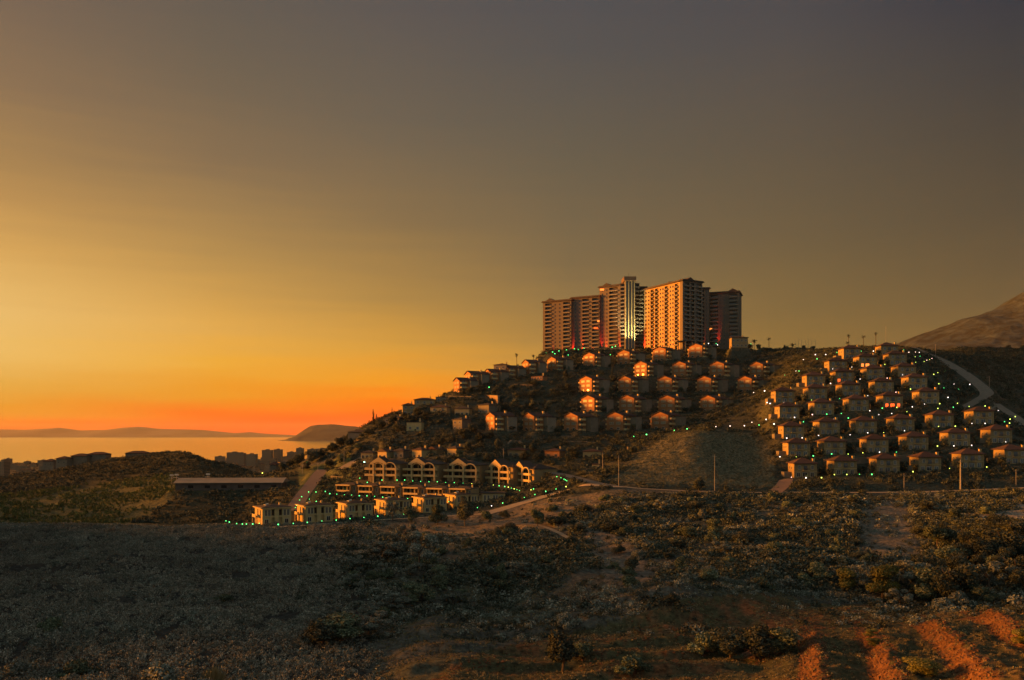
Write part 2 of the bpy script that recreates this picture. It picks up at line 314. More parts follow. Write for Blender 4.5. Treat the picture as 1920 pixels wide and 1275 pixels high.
def H(x, y):
    x = np.asarray(x, float); y = np.asarray(y, float); shp = x.shape; x = x.ravel(); y = y.ravel()
    z = base_h(x, y)
    for pts, hw, bl in ROADS:
        lo = pts.min(0)-hw-bl; hi = pts.max(0)+hw+bl
        ii = np.where((x > lo[0]) & (x < hi[0]) & (y > lo[1]) & (y < hi[1]))[0]
        if not len(ii): continue
        best = np.full(len(ii), 1e9); bz = np.zeros(len(ii))
        for k in range(len(pts)-1):
            a, b = pts[k], pts[k+1]; e = b[:2]-a[:2]; t = np.clip(((x[ii]-a[0])*e[0]+(y[ii]-a[1])*e[1])/(e@e), 0, 1)
            dd = np.hypot(x[ii]-a[0]-t*e[0], y[ii]-a[1]-t*e[1]); zz = a[2]+t*(b[2]-a[2]); m_ = dd < best
            best[m_] = dd[m_]; bz[m_] = zz[m_]
        w = 1-sstep(hw+.6, hw+bl, best); z[ii] = z[ii]*(1-w)+bz*w
    for cx, cy, c, s, hx, hy, pz, bl in PADS:
        r = max(hx, hy)*1.42+bl
        ii = np.where((np.abs(x-cx) < r) & (np.abs(y-cy) < r))[0]
        if not len(ii): continue
        u = (x[ii]-cx)*c+(y[ii]-cy)*s; v = -(x[ii]-cx)*s+(y[ii]-cy)*c
        dd = np.hypot(np.maximum(np.abs(u)-hx, 0), np.maximum(np.abs(v)-hy, 0)); w = 1-sstep(0, bl, dd)
        z[ii] = z[ii]*(1-w)+pz*w
    return z.reshape(shp)
def h1(x, y): return float(H(np.array([x]), np.array([y]))[0])
def ground(px, py, y0=105., y1=900.):
    Ys = np.arange(y0, y1, 1.0); xs = (px-CX)/F*Ys; zr = (HZ-py)/F*Ys; hit = np.where(H(xs, Ys) >= zr)[0]
    if not len(hit):
        k = int(np.argmin(zr-H(xs, Ys))); d = Ys[k]
    else: d = Ys[hit[0]]
    return float((px-CX)/F*d), float(d), h1((px-CX)/F*d, d)
def road(pts, hw, bl=5., carve=True):
    P3 = np.array([at(*p) for p in pts]); out = []
    if not carve: P3[:, 2] = base_h(P3[:, 0], P3[:, 1])
    for i in range(len(P3)-1):           # catmull-rom smoothing
        p0, p1, p2, p3 = P3[max(i-1, 0)], P3[i], P3[i+1], P3[min(i+2, len(P3)-1)]
        for t in np.linspace(0, 1, 8, endpoint=False):
            out.append(.5*((2*p1)+(-p0+p2)*t+(2*p0-5*p1+4*p2-p3)*t*t+(-p0+3*p1-3*p2+p3)*t**3))
    out.append(P3[-1]); out = np.array(out); ROADS.append((out, hw, bl)); return out

# ------------------------------------------------------------------ roads (photo column, row, depth)
RD = {
 'main_road': (road([(905,965,322),(940,955,335),(1000,937,348),(1060,920,357),(1100,911,354),(1160,914,350),(1300,921,345),(1460,924,342),(1700,923,342),(1800,920,343),(1920,915,345),(2100,908,347),(2400,900,348)], 2.6), 'ochre'),
 'upper_road': (road([(1160,913,351),(1110,904,362),(1075,895,376),(1045,888,386),(1010,884,395)], 3.2), 'grey'),
 'entrance_drive': (road([(1452,924,343),(1466,912,354),(1474,901,366)], 2.9, 4), 'pink'),
 'hill_road': (road([(1706,651,560),(1725,658,548),(1765,675,530),(1800,695,508),(1828,715,486),(1850,736,466),(1838,748,459),(1808,764,449)], 3.4, 7), 'grey'),
 'lower_hill_road': (road([(1866,757,462),(1900,780,450),(1925,800,436),(1960,815,424)], 3.0, 6), 'grey'),
 'village_road': (road([(606,880,470),(597,890,446),(586,905,420),(570,925,395),(556,945,368),(545,958,352)], 3.2, 5), 'pink'),
 'side_road': (road([(640,880,452),(662,868,458),(685,857,464)], 4.2, 5), 'grey'),
 'dirt_track': (road([(410,992,296),(470,990,300),(560,986,305),(640,980,313),(700,976,320),(770,972,325),(850,967,328),(905,965,324)], 1.5, 5), 'ochre'),
 'field_path': (road([(930,962,300),(1000,962,292),(1040,975,280),(1080,1000,262)], 1.0, 3, False), 'ochre'),
 'terrace_path': (road([(790,1000,284),(850,998,286),(890,1008,276),(1000,1024,262)], .8, 3, False), 'ochre'),
}
# ------------------------------------------------------------------ where the buildings stand
ORV = []  # pink villas: (px of the gable foot, base row, depth, turn, row name)
for name, lst in (
 ('lowest row', [(919,807,470,-63),(991,808,468,-57),(1070,808,466,-50),(1153,807,468,-44),(1237,806,472,-43)]),
 ('second row up', [(1102,773,500,-50),(1175,773,500,-45),(1250,773,502,-43),(1327,773,505,-52)]),
 ('third row up', [(1098,735,533,-50),(1171,735,534,-52),(1246,735,535,-47),(1320,735,536,-50),(1396,735,536,-53)]),
 ('fourth row up', [(1201,706,560,-52),(1273,706,560,-47),(1344,706,561,-47),(1418,707,561,-56)]),
 ('top row under the tower block', [(1104,688,590,-50),(1169,683,592,-48),(1236,677,596,-46),(1304,671,600,-45)]),
 ('skyline row', [(856,737,556,-66),(877,724,568,-66),(914,720,572,-68),(947,713,578,-70),(985,702,584,-67),(1034,696,588,-60)])):
    for i, (px, py, d, a) in enumerate(lst): ORV.append((px, py, d, R(a), name, i, len(lst)))
RV = []
for name, d, lst in (
 ('bottom row', 368, [(1481,1531,896),(1555,1606,891),(1632,1686,887),(1706,1764,884),(1785,1844,878),(1867,1925,870)]),
 ('second row', 387, [(1472,1518,856),(1537,1585,853),(1614,1665,849),(1690,1740,844),(1764,1818,837),(1837,1897,831)]),
 ('third row', 407, [(1462,1507,823),(1528,1574,815),(1597,1643,813),(1666,1714,809),(1736,1787,802),(1811,1863,795)]),
 ('fourth row', 427, [(1456,1498,785),(1519,1563,778),(1581,1628,771),(1646,1692,765),(1712,1760,757)]),
 ('fifth row', 447, [(1447,1489,755),(1510,1550,749),(1570,1613,743),(1631,1675,737),(1693,1738,729)]),
 ('sixth row', 464, [(1503,1546,725),(1559,1600,718),(1618,1658,712),(1674,1717,708)]),
 ('seventh row', 481, [(1548,1587,697),(1602,1643,689),(1660,1699,684)]),
 ('highest row', 497, [(1575,1613,673),(1641,1683,668)])):
    for i, (a, b, py) in enumerate(lst): RV.append((a, b, py, d, name, i, len(lst)))
RVW, RVD = 9.6, 8.4
RVP = []
for a, b, py, d, name, i, n in RV:
    xr = P(b, d); x = xr-RVW/2; z = (HZ-py)/F*d
    RVP.append((x, d, z)); pad(x-.5, d+RVD/2, 0, RVW/2+1.2, RVD/2+1., z, 6.5)
OVP = []
for px, py, d, a, name, i, n in ORV:
    x, y, z = at(px, py, d); OVP.append((x, y, z))
    cx, cy_ = x-sin(a)*6., y+cos(a)*6.; pad(cx, cy_, a, 7.5, 7., z, 6.)
FVW, FVD = 10.5, 10.5
FV = [(492,543,985,308),(573,622,980,318),(651,699,975,329),(724,768,968,341),(795,838,962,352),(855,896,956,363)]
FVP = []
for a, b, py, d in FV:
    x = P(a, d); z = (HZ-py)/F*d; FVP.append((x, d, z))
    c_, s_ = cos(R(31)), sin(R(31)); pad(x+c_*FVW/2-s_*FVD/2, d+s_*FVW/2+c_*FVD/2, R(31), FVW/2+1.5, FVD/2+1.5, z, 4)
AB = [(688,746,901,404,-17),(757,821,902,402,-17),(832,901,904,400,-17),(912,957,907,397,-47),(959,997,911,392,-60)]
ABP = []
for a, b, py, d, ang in AB:
    x = P((a+b)/2, d); z = (HZ-py)/F*d; ABP.append((x, d, z, R(ang)))
    pad(x-sin(R(ang))*7, d+cos(R(ang))*7, R(ang), 9.5, 8.5, z, 5)
RU = [(647,932,397),(689,934,392),(731,936,387),(774,938,381),(819,940,375),(862,941,369)]
RUP = []
for px, py, d in RU:
    x, y, z = at(px, py, d); RUP.append((x, y, z)); pad(x+sin(R(25))*4, y+cos(R(25))*4, R(-25), 5.8, 5.5, z, 3.5)
SHED = at(329, 919, 418); pad(SHED[0]+26, SHED[1]+8, R(4), 28, 8, SHED[2]-.2, 6)
HOTEL_Z = 66.
pad(125, 706, 0, 95, 44, HOTEL_Z, 22)

SH = [ # px0 px1 py d h roof mat rz label dep floors nwin
 (652,688,828,500,5.5,'hip',M_grey,-8,'low dark house at the far left end of the ridge',9,1,3,M_roofdark),
 (716,750,803,500,6,'hip',M_grey,-20,'dark hip-roofed house among the cypresses',9,2,2,M_roofdark),
 (755,777,779,512,6.2,'hip',M_ochre,10,'small tall house on the skyline under the wide-roofed house',8,2,2,M_roofred),
 (777,815,769,528,6.4,'hip',M_ochre,5,'wide-roofed house on the left skyline with a red hip roof',9,2,3,M_roofred),
 (817,839,764,536,6.4,'flat',M_grey,0,'flat-topped grey house beside the pilastered wall',8,2,2,M_roofdark),
 (806,838,782,505,5.8,'hip',M_cream,-12,'pillared cream house below the flat-topped grey one',8,2,2,M_roofred),
 (852,880,781,500,4.6,'hip',M_cream,-10,'cream terrace house under the pilastered wall',8,1,3,M_roofdark),
 (893,920,777,500,5.4,'hip',M_grey,-40,'grey house with a bright orange west end',8,1,2,M_roofdark),
 (762,790,808,478,4.8,'flat',M_cream,-6,'low cream house with a projecting terrace roof',8,1,2,M_roofred),
 (846,869,808,475,6.2,'hip',M_grey,-38,'boxy grey house with a lit arch wing',8,2,2,M_roofdark),
 (676,700,862,452,3.6,'hip',M_cream,-10,'small low house behind the leftmost arched villa',7,1,3,M_roofdark),
 (706,727,862,440,4.2,'gable',M_cream,-30,'small gabled house with an orange front',7,1,2,M_roofred),
 (737,757,860,438,4.0,'hip',M_grey,-20,'small hip house between the first two arched villas',7,1,2,M_roofdark),
 (770,793,861,436,4.6,'hip',M_cream,-35,'small house with a bright red-orange roof',7,1,2,M_roofred),
 (800,820,857,440,4.0,'gable',M_ochre,-25,'tiny gabled house above the second arched villa',7,1,1,M_roofred),
 (836,858,858,436,4.6,'hip',M_cream,-35,'small house above the third arched villa',7,1,2,M_roofdark),
 (951,986,858,432,3.8,'hip',M_ochre,-18,'red-roofed cottage with a pale yellow gable wing',8,1,3,M_roofred),
 (1020,1050,860,428,3.8,'hip',M_terra,-25,'orange-fronted cottage in the dip',8,1,2,M_roofred),
 (1093,1127,862,424,4.0,'hip',M_cream,-6,'pale cottage below the stepped retaining wall',8,1,3,M_roofred),
 (1110,1125,884,398,3.2,'flat',M_cream,-10,'small pale cabin above the road fork',5,1,2,M_roofred),
 (1158,1176,858,426,3.0,'gable',M_terra,-28,'little red-lit hut above the scrub mound',5,1,1,M_roofred),
 (1372,1402,652,610,7.2,'hip',M_ochre,-4,'two-storey ochre house right of the tower block',9,2,4,M_roofdark),
 (925,950,712,575,10.,'hip',M_grey,-20,'tall dark hip-roofed house between skyline villas',9,3,2,M_roofdark),
 (994,1019,714,560,2.8,'flat',M_terra,-35,'low orange-lit pool house under the skyline villas',6,1,4,M_roofred),
]
for (a, b, py, d, h, rk, mt, rz, lab, dep, fl_, nwn, rm) in SH:
    x, y, z = at((a+b)/2, py, d); pad(x-sin(R(rz))*dep/2, y+cos(R(rz))*dep/2, R(rz), (b-a)/F*d/2+.5, dep/2+.5, z, 4)

# ------------------------------------------------------------------ ground sheet
def inpoly(px, py, poly):
    c = np.zeros(len(px), bool); n = len(poly)
    for i in range(n):
        x1, y1 = poly[i]; x2, y2 = poly[(i+1) % n]
        m_ = ((y1 > py) != (y2 > py)) & (px < (x2-x1)*(py-y1)/(y2-y1+1e-9)+x1); c ^= m_
    return c
pxs = np.concatenate([np.arange(-1480, -60, 24), np.arange(-60, 1980, 3.2), np.arange(1990, 3590, 24)])
Yr = np.concatenate([np.geomspace(2, 95, 30), np.arange(97, 420, .9), np.arange(421, 720, 1.6), np.arange(722, 1000, 6), np.geomspace(1010, 8800, 80)])
GX = (pxs[None, :]-CX)/F*Yr[:, None]; GY = np.repeat(Yr[:, None], len(pxs), 1)
GZ = H(GX, GY)
V = np.stack([GX, GY, GZ], -1).reshape(-1, 3)
r_, c_ = len(Yr), len(pxs)
idx = np.arange(r_*c_).reshape(r_, c_)
Fq = np.stack([idx[:-1, :-1], idx[:-1, 1:], idx[1:, 1:], idx[1:, :-1]], -1).reshape(-1, 4)
vx, vy, vz = V.T
ppx, ppy = pix(vx, np.maximum(vy, 1), vz)
jx = ppx+fbm(vx/3, vy/3)*26; jy = ppy+fbm(vx/3+40, vy/3)*22
cover = np.empty((len(V), 4)); cover[:] = (.064, .066, .056, 1)
def paint(mask, c, k=1.0):
    cover[mask, :3] = cover[mask, :3]*(1-k)+np.array(c)*k
big = fbm(vx/25, vy/25)+fbm(vx/6+3, vy/6)*.7
paint(big > .08, (.06, .066, .044), .7)                                  # grassy patches
paint((big < -.1), (.082, .082, .07), .7)
paint((vy < 345) & (jx < 690) & (ppy > 985), (.034, .036, .034))           # scrub slope: ground darkened to paint the shade between bushes
paint(inpoly(jx, jy, [(700,985),(1100,925),(1200,930),(1100,980),(900,1010),(760,1010)]) & (vy < 345), (.15, .125, .09), .75)
paint(inpoly(jx, jy, [(1090,985),(1180,1010),(1230,1080),(1220,1130),(1150,1120),(1120,1060)]) & (vy < 345), (.13, .115, .095), .8)
paint(inpoly(jx, jy, [(1640,935),(1700,950),(1720,1040),(1640,1045),(1600,960)]) & (vy < 345), (.13, .12, .10), .8)
paint(inpoly(jx, jy, [(1800,930),(1920,930),(1920,1010),(1860,990)]) & (vy < 345), (.24, .215, .175), .8)
paint(inpoly(jx, jy, [(1150,905),(1200,850),(1260,806),(1400,812),(1450,850),(1455,915)]) & (vy > 345) & (vy < 440), (.105, .10, .062), .9)
soil = (.135, .066, .032)
field = inpoly(ppx, ppy, [(790,1290),(840,1250),(920,1215),(1040,1195),(1150,1165),(1290,1120),(1500,1108),(1620,1120),(1700,1150),(1940,1110),(2400,1060),(2400,1400),(1940,1300)]) & (vy < 182)
paint(field, (.062, .060, .032))
sn = fbm(vx/2.2, vy/2.2, 4)+.7*fbm(vx/9+7, vy/9)
paint(field & (sn > .03), (.085, .060, .034), .8); paint(field & (sn > .2), soil, .8)
Rm = (vx > 38) & (vy < 148)
s = (vx-50-.34*(vy-120)+1.5*fbm(vx/20, vy/9))/9.8; fr = s-np.floor(s)
paint(Rm & field, (.055, .055, .03), .95); paint(Rm & field & (sn > .08), (.12, .085, .045), .6)
paint(Rm & field & (fr < .3+.35*sn) & (fr > .02) & (sn > -.3), soil, .9)
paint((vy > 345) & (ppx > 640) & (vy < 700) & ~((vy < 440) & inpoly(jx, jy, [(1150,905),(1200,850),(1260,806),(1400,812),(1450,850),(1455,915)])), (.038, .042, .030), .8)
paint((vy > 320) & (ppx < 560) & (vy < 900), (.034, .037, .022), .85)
paint(inpoly(jx, jy, [(-20,940),(200,910),(330,890),(330,930),(240,1000),(-20,1000)]) & (vy > 330) & (vy < 900), (.09, .09, .045), .9)
paint((vy > 330) & (vy < 480) & (ppx > 560) & (ppx < 660), (.085, .095, .035), .8)
m, n, l, b = new_mat('ground'); b.inputs['Roughness'].default_value = .95; b.inputs['Specular IOR Level'].default_value = .1
at_ = n.new('ShaderNodeAttribute'); at_.attribute_name = 'cover'
g = n.new('ShaderNodeNewGeometry'); nz = n.new('ShaderNodeTexNoise'); nz.inputs['Scale'].default_value = .9; nz.inputs['Detail'].default_value = 8; nz.inputs['Roughness'].default_value = .7
l.new(g.outputs['Position'], nz.inputs['Vector'])
cr = n.new('ShaderNodeValToRGB'); l.new(nz.outputs['Fac'], cr.inputs[0]); cr.color_ramp.elements[0].position = .3; cr.color_ramp.elements[0].color = (.2,.2,.2,1); cr.color_ramp.elements[1].position = .72; cr.color_ramp.elements[1].color = (1.9,1.9,1.9,1)
mx = n.new('ShaderNodeVectorMath'); mx.operation = 'MULTIPLY'; l.new(at_.outputs['Color'], mx.inputs[0]); l.new(cr.outputs[0], mx.inputs[1]); l.new(mx.outputs[0], b.inputs['Base Color'])
bp = n.new('ShaderNodeBump'); bp.inputs['Strength'].default_value = .8; bp.inputs['Distance'].default_value = .6; l.new(nz.outputs['Fac'], bp.inputs['Height']); l.new(bp.outputs[0], b.inputs['Normal'])
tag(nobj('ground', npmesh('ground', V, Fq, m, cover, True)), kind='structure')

# roads draped over their beds
M_rd = {'ochre': mat('track_gravel', (.29, .24, .165), var=.25, scale=1.2), 'grey': mat('worn_asphalt', (.18, .16, .13), var=.2, scale=.6), 'pink': mat('paved_lane', (.19, .13, .10), var=.15, scale=.5)}
for nm, ((pts, hw, bl), mk) in ((k, (ROADS[i], v[1])) for i, (k, v) in enumerate(RD.items())):
    d_ = np.gradient(pts[:, :2], axis=0); d_ /= np.linalg.norm(d_, axis=1)[:, None]+1e-9; nrm = np.stack([-d_[:, 1], d_[:, 0]], 1)
    VV = []
    for k in (-1, -.5, 0, .5, 1):
        q = pts[:, :2]+nrm*hw*k; VV.append(np.column_stack([q, np.maximum(H(q[:, 0], q[:, 1]), pts[:, 2])+.10]))
    VV = np.stack(VV, 1); a_, b__ = VV.shape[:2]; ix = np.arange(a_*b__).reshape(a_, b__)
    FF = np.stack([ix[:-1, :-1], ix[:-1, 1:], ix[1:, 1:], ix[1:, :-1]], -1).reshape(-1, 4)[:, ::-1]
    tag(nobj(nm, npmesh(nm, VV.reshape(-1, 3), FF, M_rd[mk])), kind='structure')

# sea
m, n, l, b = new_mat('sea_water')
b.inputs['Base Color'].default_value = (.16, .12, .07, 1); b.inputs['Roughness'].default_value = .12; b.inputs['IOR'].default_value = 1.45; b.inputs['Specular IOR Level'].default_value = 1.
g = n.new('ShaderNodeNewGeometry'); mp = n.new('ShaderNodeMapping'); mp.inputs['Scale'].default_value = (.004, .012, .01); l.new(g.outputs['Position'], mp.inputs[0])
nz = n.new('ShaderNodeTexNoise'); nz.inputs['Scale'].default_value = 1; nz.inputs['Detail'].default_value = 4; l.new(mp.outputs[0], nz.inputs['Vector'])
bp = n.new('ShaderNodeBump'); bp.inputs['Strength'].default_value = .25; bp.inputs['Distance'].default_value = 6; l.new(nz.outputs['Fac'], bp.inputs['Height']); l.new(bp.outputs[0], b.inputs['Normal'])
sea = MB(); sea.v = [(-60000, 1500, -100), (40000, 1500, -100), (40000, 75000, -100), (-60000, 75000, -100)]; sea.f = [(0, 1, 2, 3)]
tag(sea.build('sea', m), kind='structure')

# far ranges, headland and the rocky mountain: ridges with a crest, slopes and spurs
def ridge(name, crest, d, width, zb, mt, amp, nsc, nx=260, ny=40):
    px = np.linspace(crest[0][0], crest[-1][0], nx); py = np.interp(px, *zip(*crest)); zc = (HZ-py)/F*d
    t = np.linspace(-1, 1, ny)
    X = np.repeat(((px-CX)/F*d)[None], ny, 0); Yy = d+t[:, None]*width+0*X
    sh = (1-np.abs(t)**1.25)[:, None]
    Z = zb+(zc[None]-zb)*sh
    Z = Z+fbm(X/nsc, Yy/nsc, 5)*amp*sh*(1-sh*.85)*(zc[None]-zb)/max(zc.max()-zb, 1)
    VV = np.stack([X, Yy, Z], -1).reshape(-1, 3); ix = np.arange(nx*ny).reshape(ny, nx)
    FF = np.stack([ix[:-1, :-1], ix[:-1, 1:], ix[1:, 1:], ix[1:, :-1]], -1).reshape(-1, 4)
    return tag(nobj(name, npmesh(name, VV, FF, mt, None, True)), kind='structure')
def rockmat(name, c0, c1, sc_, bump=1.):
    m, n, l, b = new_mat(name); b.inputs['Roughness'].default_value = .95; b.inputs['Specular IOR Level'].default_value = .1
    g = n.new('ShaderNodeNewGeometry'); nz = n.new('ShaderNodeTexNoise'); nz.inputs['Scale'].default_value = sc_; nz.inputs['Detail'].default_value = 9; nz.inputs['Roughness'].default_value = .68
    l.new(g.outputs['Position'], nz.inputs['Vector']); cr = n.new('ShaderNodeValToRGB'); l.new(nz.outputs['Fac'], cr.inputs[0])
    cr.color_ramp.elements[0].position = .42; cr.color_ramp.elements[0].color = c0+(1,); cr.color_ramp.elements[1].position = .62; cr.color_ramp.elements[1].color = c1+(1,)
    l.new(cr.outputs[0], b.inputs['Base Color']); bp = n.new('ShaderNodeBump'); bp.inputs['Strength'].default_value = bump; bp.inputs['Distance'].default_value = 12*bump
    l.new(nz.outputs['Fac'], bp.inputs['Height']); l.new(bp.outputs[0], b.inputs['Normal']); return m
ridge('far_mountains', [(-500,812),(-300,804),(-100,806),(0,805),(50,806),(100,803),(112,802),(150,807),(200,806),(230,802),(262,800),(300,804),(350,805),(380,806),(410,809),(440,812),(470,810),(495,813),(540,815.3),(570,816.5)], 44000, 4000, -120, rockmat('far_rock', (.08,.07,.05), (.14,.12,.09), .0005), 120, 2500)
ridge('headland', [(556,822.6),(561,820),(566,816),(571,815),(577,804),(584,798.5),(598,796),(620,795),(642,797),(665,799),(690,804),(740,806),(800,803),(900,815),(960,826)], 17000, 1500, -102, rockmat('headland_rock', (.045,.045,.035), (.08,.075,.055), .003), 240, 420)
tag(ridge('sea_stack', [(537,825),(541,821.3),(545,820.6),(549,821.4),(552,825)], 17200, 90, -103, rockmat('headland_rock2', (.04,.04,.03), (.07,.065,.05), .003), 10, 100, 30, 12), kind='structure')
ridge('mountain', [(1560,690),(1640,662),(1690,641),(1720,631),(1760,618),(1800,603),(1835,594),(1865,582),(1885,571),(1903,557),(1925,543),(1990,505),(2100,455),(2300,400),(2600,380),(3000,430),(3400,560)], 2600, 1300, -60, rockmat('mountain_rock', (.028,.033,.032), (.052,.072,.084), .03, .8), 520, 230, 700, 260)

# ------------------------------------------------------------------ registry used to word the labels
REG = []     # (px, py, depth, short description) of landmarks
def landmark(o, short, h=3.):
    x, y, z = o.location; a, b = pix(x, y, z+h); REG.append((a, b, y, short)); return o
ORD = ['leftmost', 'second', 'third', 'fourth', 'fifth', 'sixth', 'seventh', 'eighth']
def win(parent, x, z, w, h, y=0., m=None, side='front', fr=.12, x2=None):
    """a window standing on a wall plane: frame with its pane; side tells which wall"""
    f = MB(); p = MB()
    def bx(mb, a0, a1, o0, o1, z0, z1):
        if side == 'front': mb.box(a0, a1, y-o1, y-o0, z0, z1)
        elif side == 'left': mb.box(x2-o1, x2-o0, a0, a1, z0, z1)
        else: mb.box(x2+o0, x2+o1, a0, a1, z0, z1)
    bx(f, x-w/2-fr, x+w/2+fr, -.02, .06, z-fr, z+h+fr); bx(f, x-.04, x+.04, .061, .1, z, z+h)
    bx(p, x-w/2, x-.045, .02, .085, z, z+h); bx(p, x+.045, x+w/2, .02, .085, z, z+h)
    wf = f.build('window', M_frame, parent); p.build('pane', m or M_glass, wf); return wf

# ---- red-roofed villas on the right-hand slope
def make_red_villa():
    t = empty('villa'); W, D, Hh = RVW, RVD, 6.1
    w = MB().box(-W/2, W/2, 0, D, -3.5, Hh).box(W/2-.5, W/2+.12, -.14, -.002, -3.5, Hh-.01).box(-W/2-.12, -W/2+.5, -.14, -.002, -3.5, Hh-.01)
    w.build('wall', M_ochre, t)
    r = MB().hip(-W/2-.8, W/2+.8, -.9, D+.8, Hh, 2.5).build('roof', M_roofred, t)
    MB().box(W/2-1.3, W/2-.4, 1., 1.8, Hh, Hh+2.0).box(W/2-1.4, W/2-.3, .9, 1.9, Hh+2.0, Hh+2.2).build('chimney', M_cream, t)
    for x, wd in ((-2.6, .95), (3.0, .95)): win(t, x, 3.75, wd, 1.5)
    for x, wd in ((-3.0, 1.4), (-.2, 2.0), (2.9, 1.4)): win(t, x, .5, wd, 1.7)
    d = MB().box(-.7, .9, -.08, .0, 3.3, 5.3).build('balcony_door', M_glass, t)
    b = MB().box(-1.4, 1.6, -1.1, 0, 3.0, 3.18).box(-W/2-.1, W/2+.15, -.18, 0, 2.78, 2.98).build('balcony', M_bal, t)
    rl = MB().box(-1.4, 1.6, -1.1, -1.05, 4.0, 4.07)
    for k in range(10): rl.box(-1.38+k*.325, -1.34+k*.325, -1.1, -1.05, 3.18, 4.0)
    rl.build('railing', M_dark, b)
    win(t, 3.4, 3.6, .8, 1.3, side='left', x2=-W/2); win(t, 6.2, 3.6, .8, 1.3, side='left', x2=-W/2); win(t, 5.0, .6, 1.0, 1.6, side='left', x2=-W/2)
    g = MB().box(-W/2-3.2, -W/2-.003, 3.6, D-.4, -3.5, 2.4).build('annex', M_grey, t)
    return t
proto = make_red_villa(); LITV = {('fourth row', 3): (3, M_litr), ('seventh row', 1): (2, M_lit), ('sixth row', 1): (1, M_litr)}
NROW = {}
for k, ((a, b, py, d, name, i, n), (x, y, z)) in enumerate(zip(RV, RVP)):
    o = proto if k == 0 else dup(proto)
    o.location = (x, y, z); o.rotation_euler.z = R([0, 1.5, -1, .8, -1.6, .4][k % 6])
    vary = 'with a glowing orange west wall' if i == 0 else 'in shade'
    pos = ORD[i] if i == 0 else ('rightmost' if i == n-1 else ORD[i]+' from the left')
    tag(o, f'red-roofed ochre villa, {pos} in the {name}, {vary}', 'villa', 'red-roofed villas on the right slope')
    landmark(o, f'the {ORD[i] if i else "leftmost"} {name} villa')
    key = (name, i)
    if key in LITV:
        cnt, mt = LITV[key]; ws = [c for c in o.children if c.name.startswith('window')][2:2+cnt]
        for w_ in ws:
            p_ = w_.children[0]; p_.data = p_.data.copy(); p_.data.materials.clear(); p_.data.materials.append(mt)
            p_['label'] = 'window pane glowing orange'

# ---- pink gabled villas
def make_pink_villa():
    t = empty('gabled_villa'); W, D, Hh = 10.8, 12.0, 8.0
    w = MB().prism([(-W/2, -4), (W/2, -4), (W/2, Hh), (0, Hh+1.9), (-W/2, Hh)], 0, D)
    w.build('wall', M_terra, t)
    r = MB().prism([(-W/2-.7, Hh-.12), (0, Hh+2.02), (W/2+.7, Hh-.12), (W/2+.7, Hh+.1), (0, Hh+2.3), (-W/2-.7, Hh+.1)], -.6, D+.5).build('roof', M_roofred, t)
    MB().box(1.5, 2.4, 8, 9, Hh+.5, Hh+2.9).build('chimney', M_cream, t)
    for z in (6.0, 3.3):
        for x in (-2.3, 2.3): win(t, x, z, 2.9, 1.25, m=M_skyglass, fr=.06)
    for x in (-2.3, 2.3): win(t, x, .5, 1.6, 1.1)
    bay = MB().prism([(-W/2-2.3, -4), (-W/2-.004, -4), (-W/2-.004, Hh-.25), (-W/2-2.3, Hh-1.2)], 2.6, 8.).build('side_bay', M_terra, t)
    for z in (0.1, 2.9, 5.7):
        for sx_, x0 in ((-1, -W/2-1.7), (1, W/2)):
            b = MB().box(x0, x0+1.7, .7, 4.8 if sx_ > 0 else 2.55, z, z+.22).box(x0 if sx_ < 0 else x0+1.55, x0+.15 if sx_ < 0 else x0+1.7, .7, 4.8 if sx_ > 0 else 2.55, z+.22, z+1.0)
            b.box(x0, x0+1.7, .62, .7, z, z+1.0); b.build('balcony', M_bal, t)
    for z in (.4, 3.2, 6.0): win(t, 2.9, z-.1, 1.8, 1.9, side='right', x2=W/2, fr=.08)
    MB().box(W/2+.004, W/2+4.2, 6.2, D-.3, -4, Hh-.6).build('rear_wing', M_grey, t)
    MB().box(W/2-.2, W/2+4.5, 5.9, D, Hh-.6, Hh-.35).build('wing_roof', M_roofdark, t)
    return t
proto = make_pink_villa()
for k, ((px, py, d, a, name, i, n), (x, y, z)) in enumerate(zip(ORV, OVP)):
    o = proto if k == 0 else dup(proto)
    o.location = (x, y, z); o.rotation_euler.z = a
    pos = ORD[i] if i == 0 else ('rightmost' if i == n-1 else ORD[i]+' from the left')
    rn = name if name.startswith('top') or name.startswith('sky') else 'the '+name
    tag(o, f'pink gabled hillside villa, {pos} in {rn if rn.startswith("the") else "the "+rn}', 'villa', 'pink gabled villas on the hill')
    landmark(o, f'the {ORD[i] if i else "leftmost"} pink villa of the {name.replace(" under the tower block","")}', 4)
    if name == 'skyline row' or (name == 'lowest row' and i == 0):
        o['label'] = o['label']+' with bright windows' if name == 'skyline row' else o['label']+', glowing most'
o_last = None

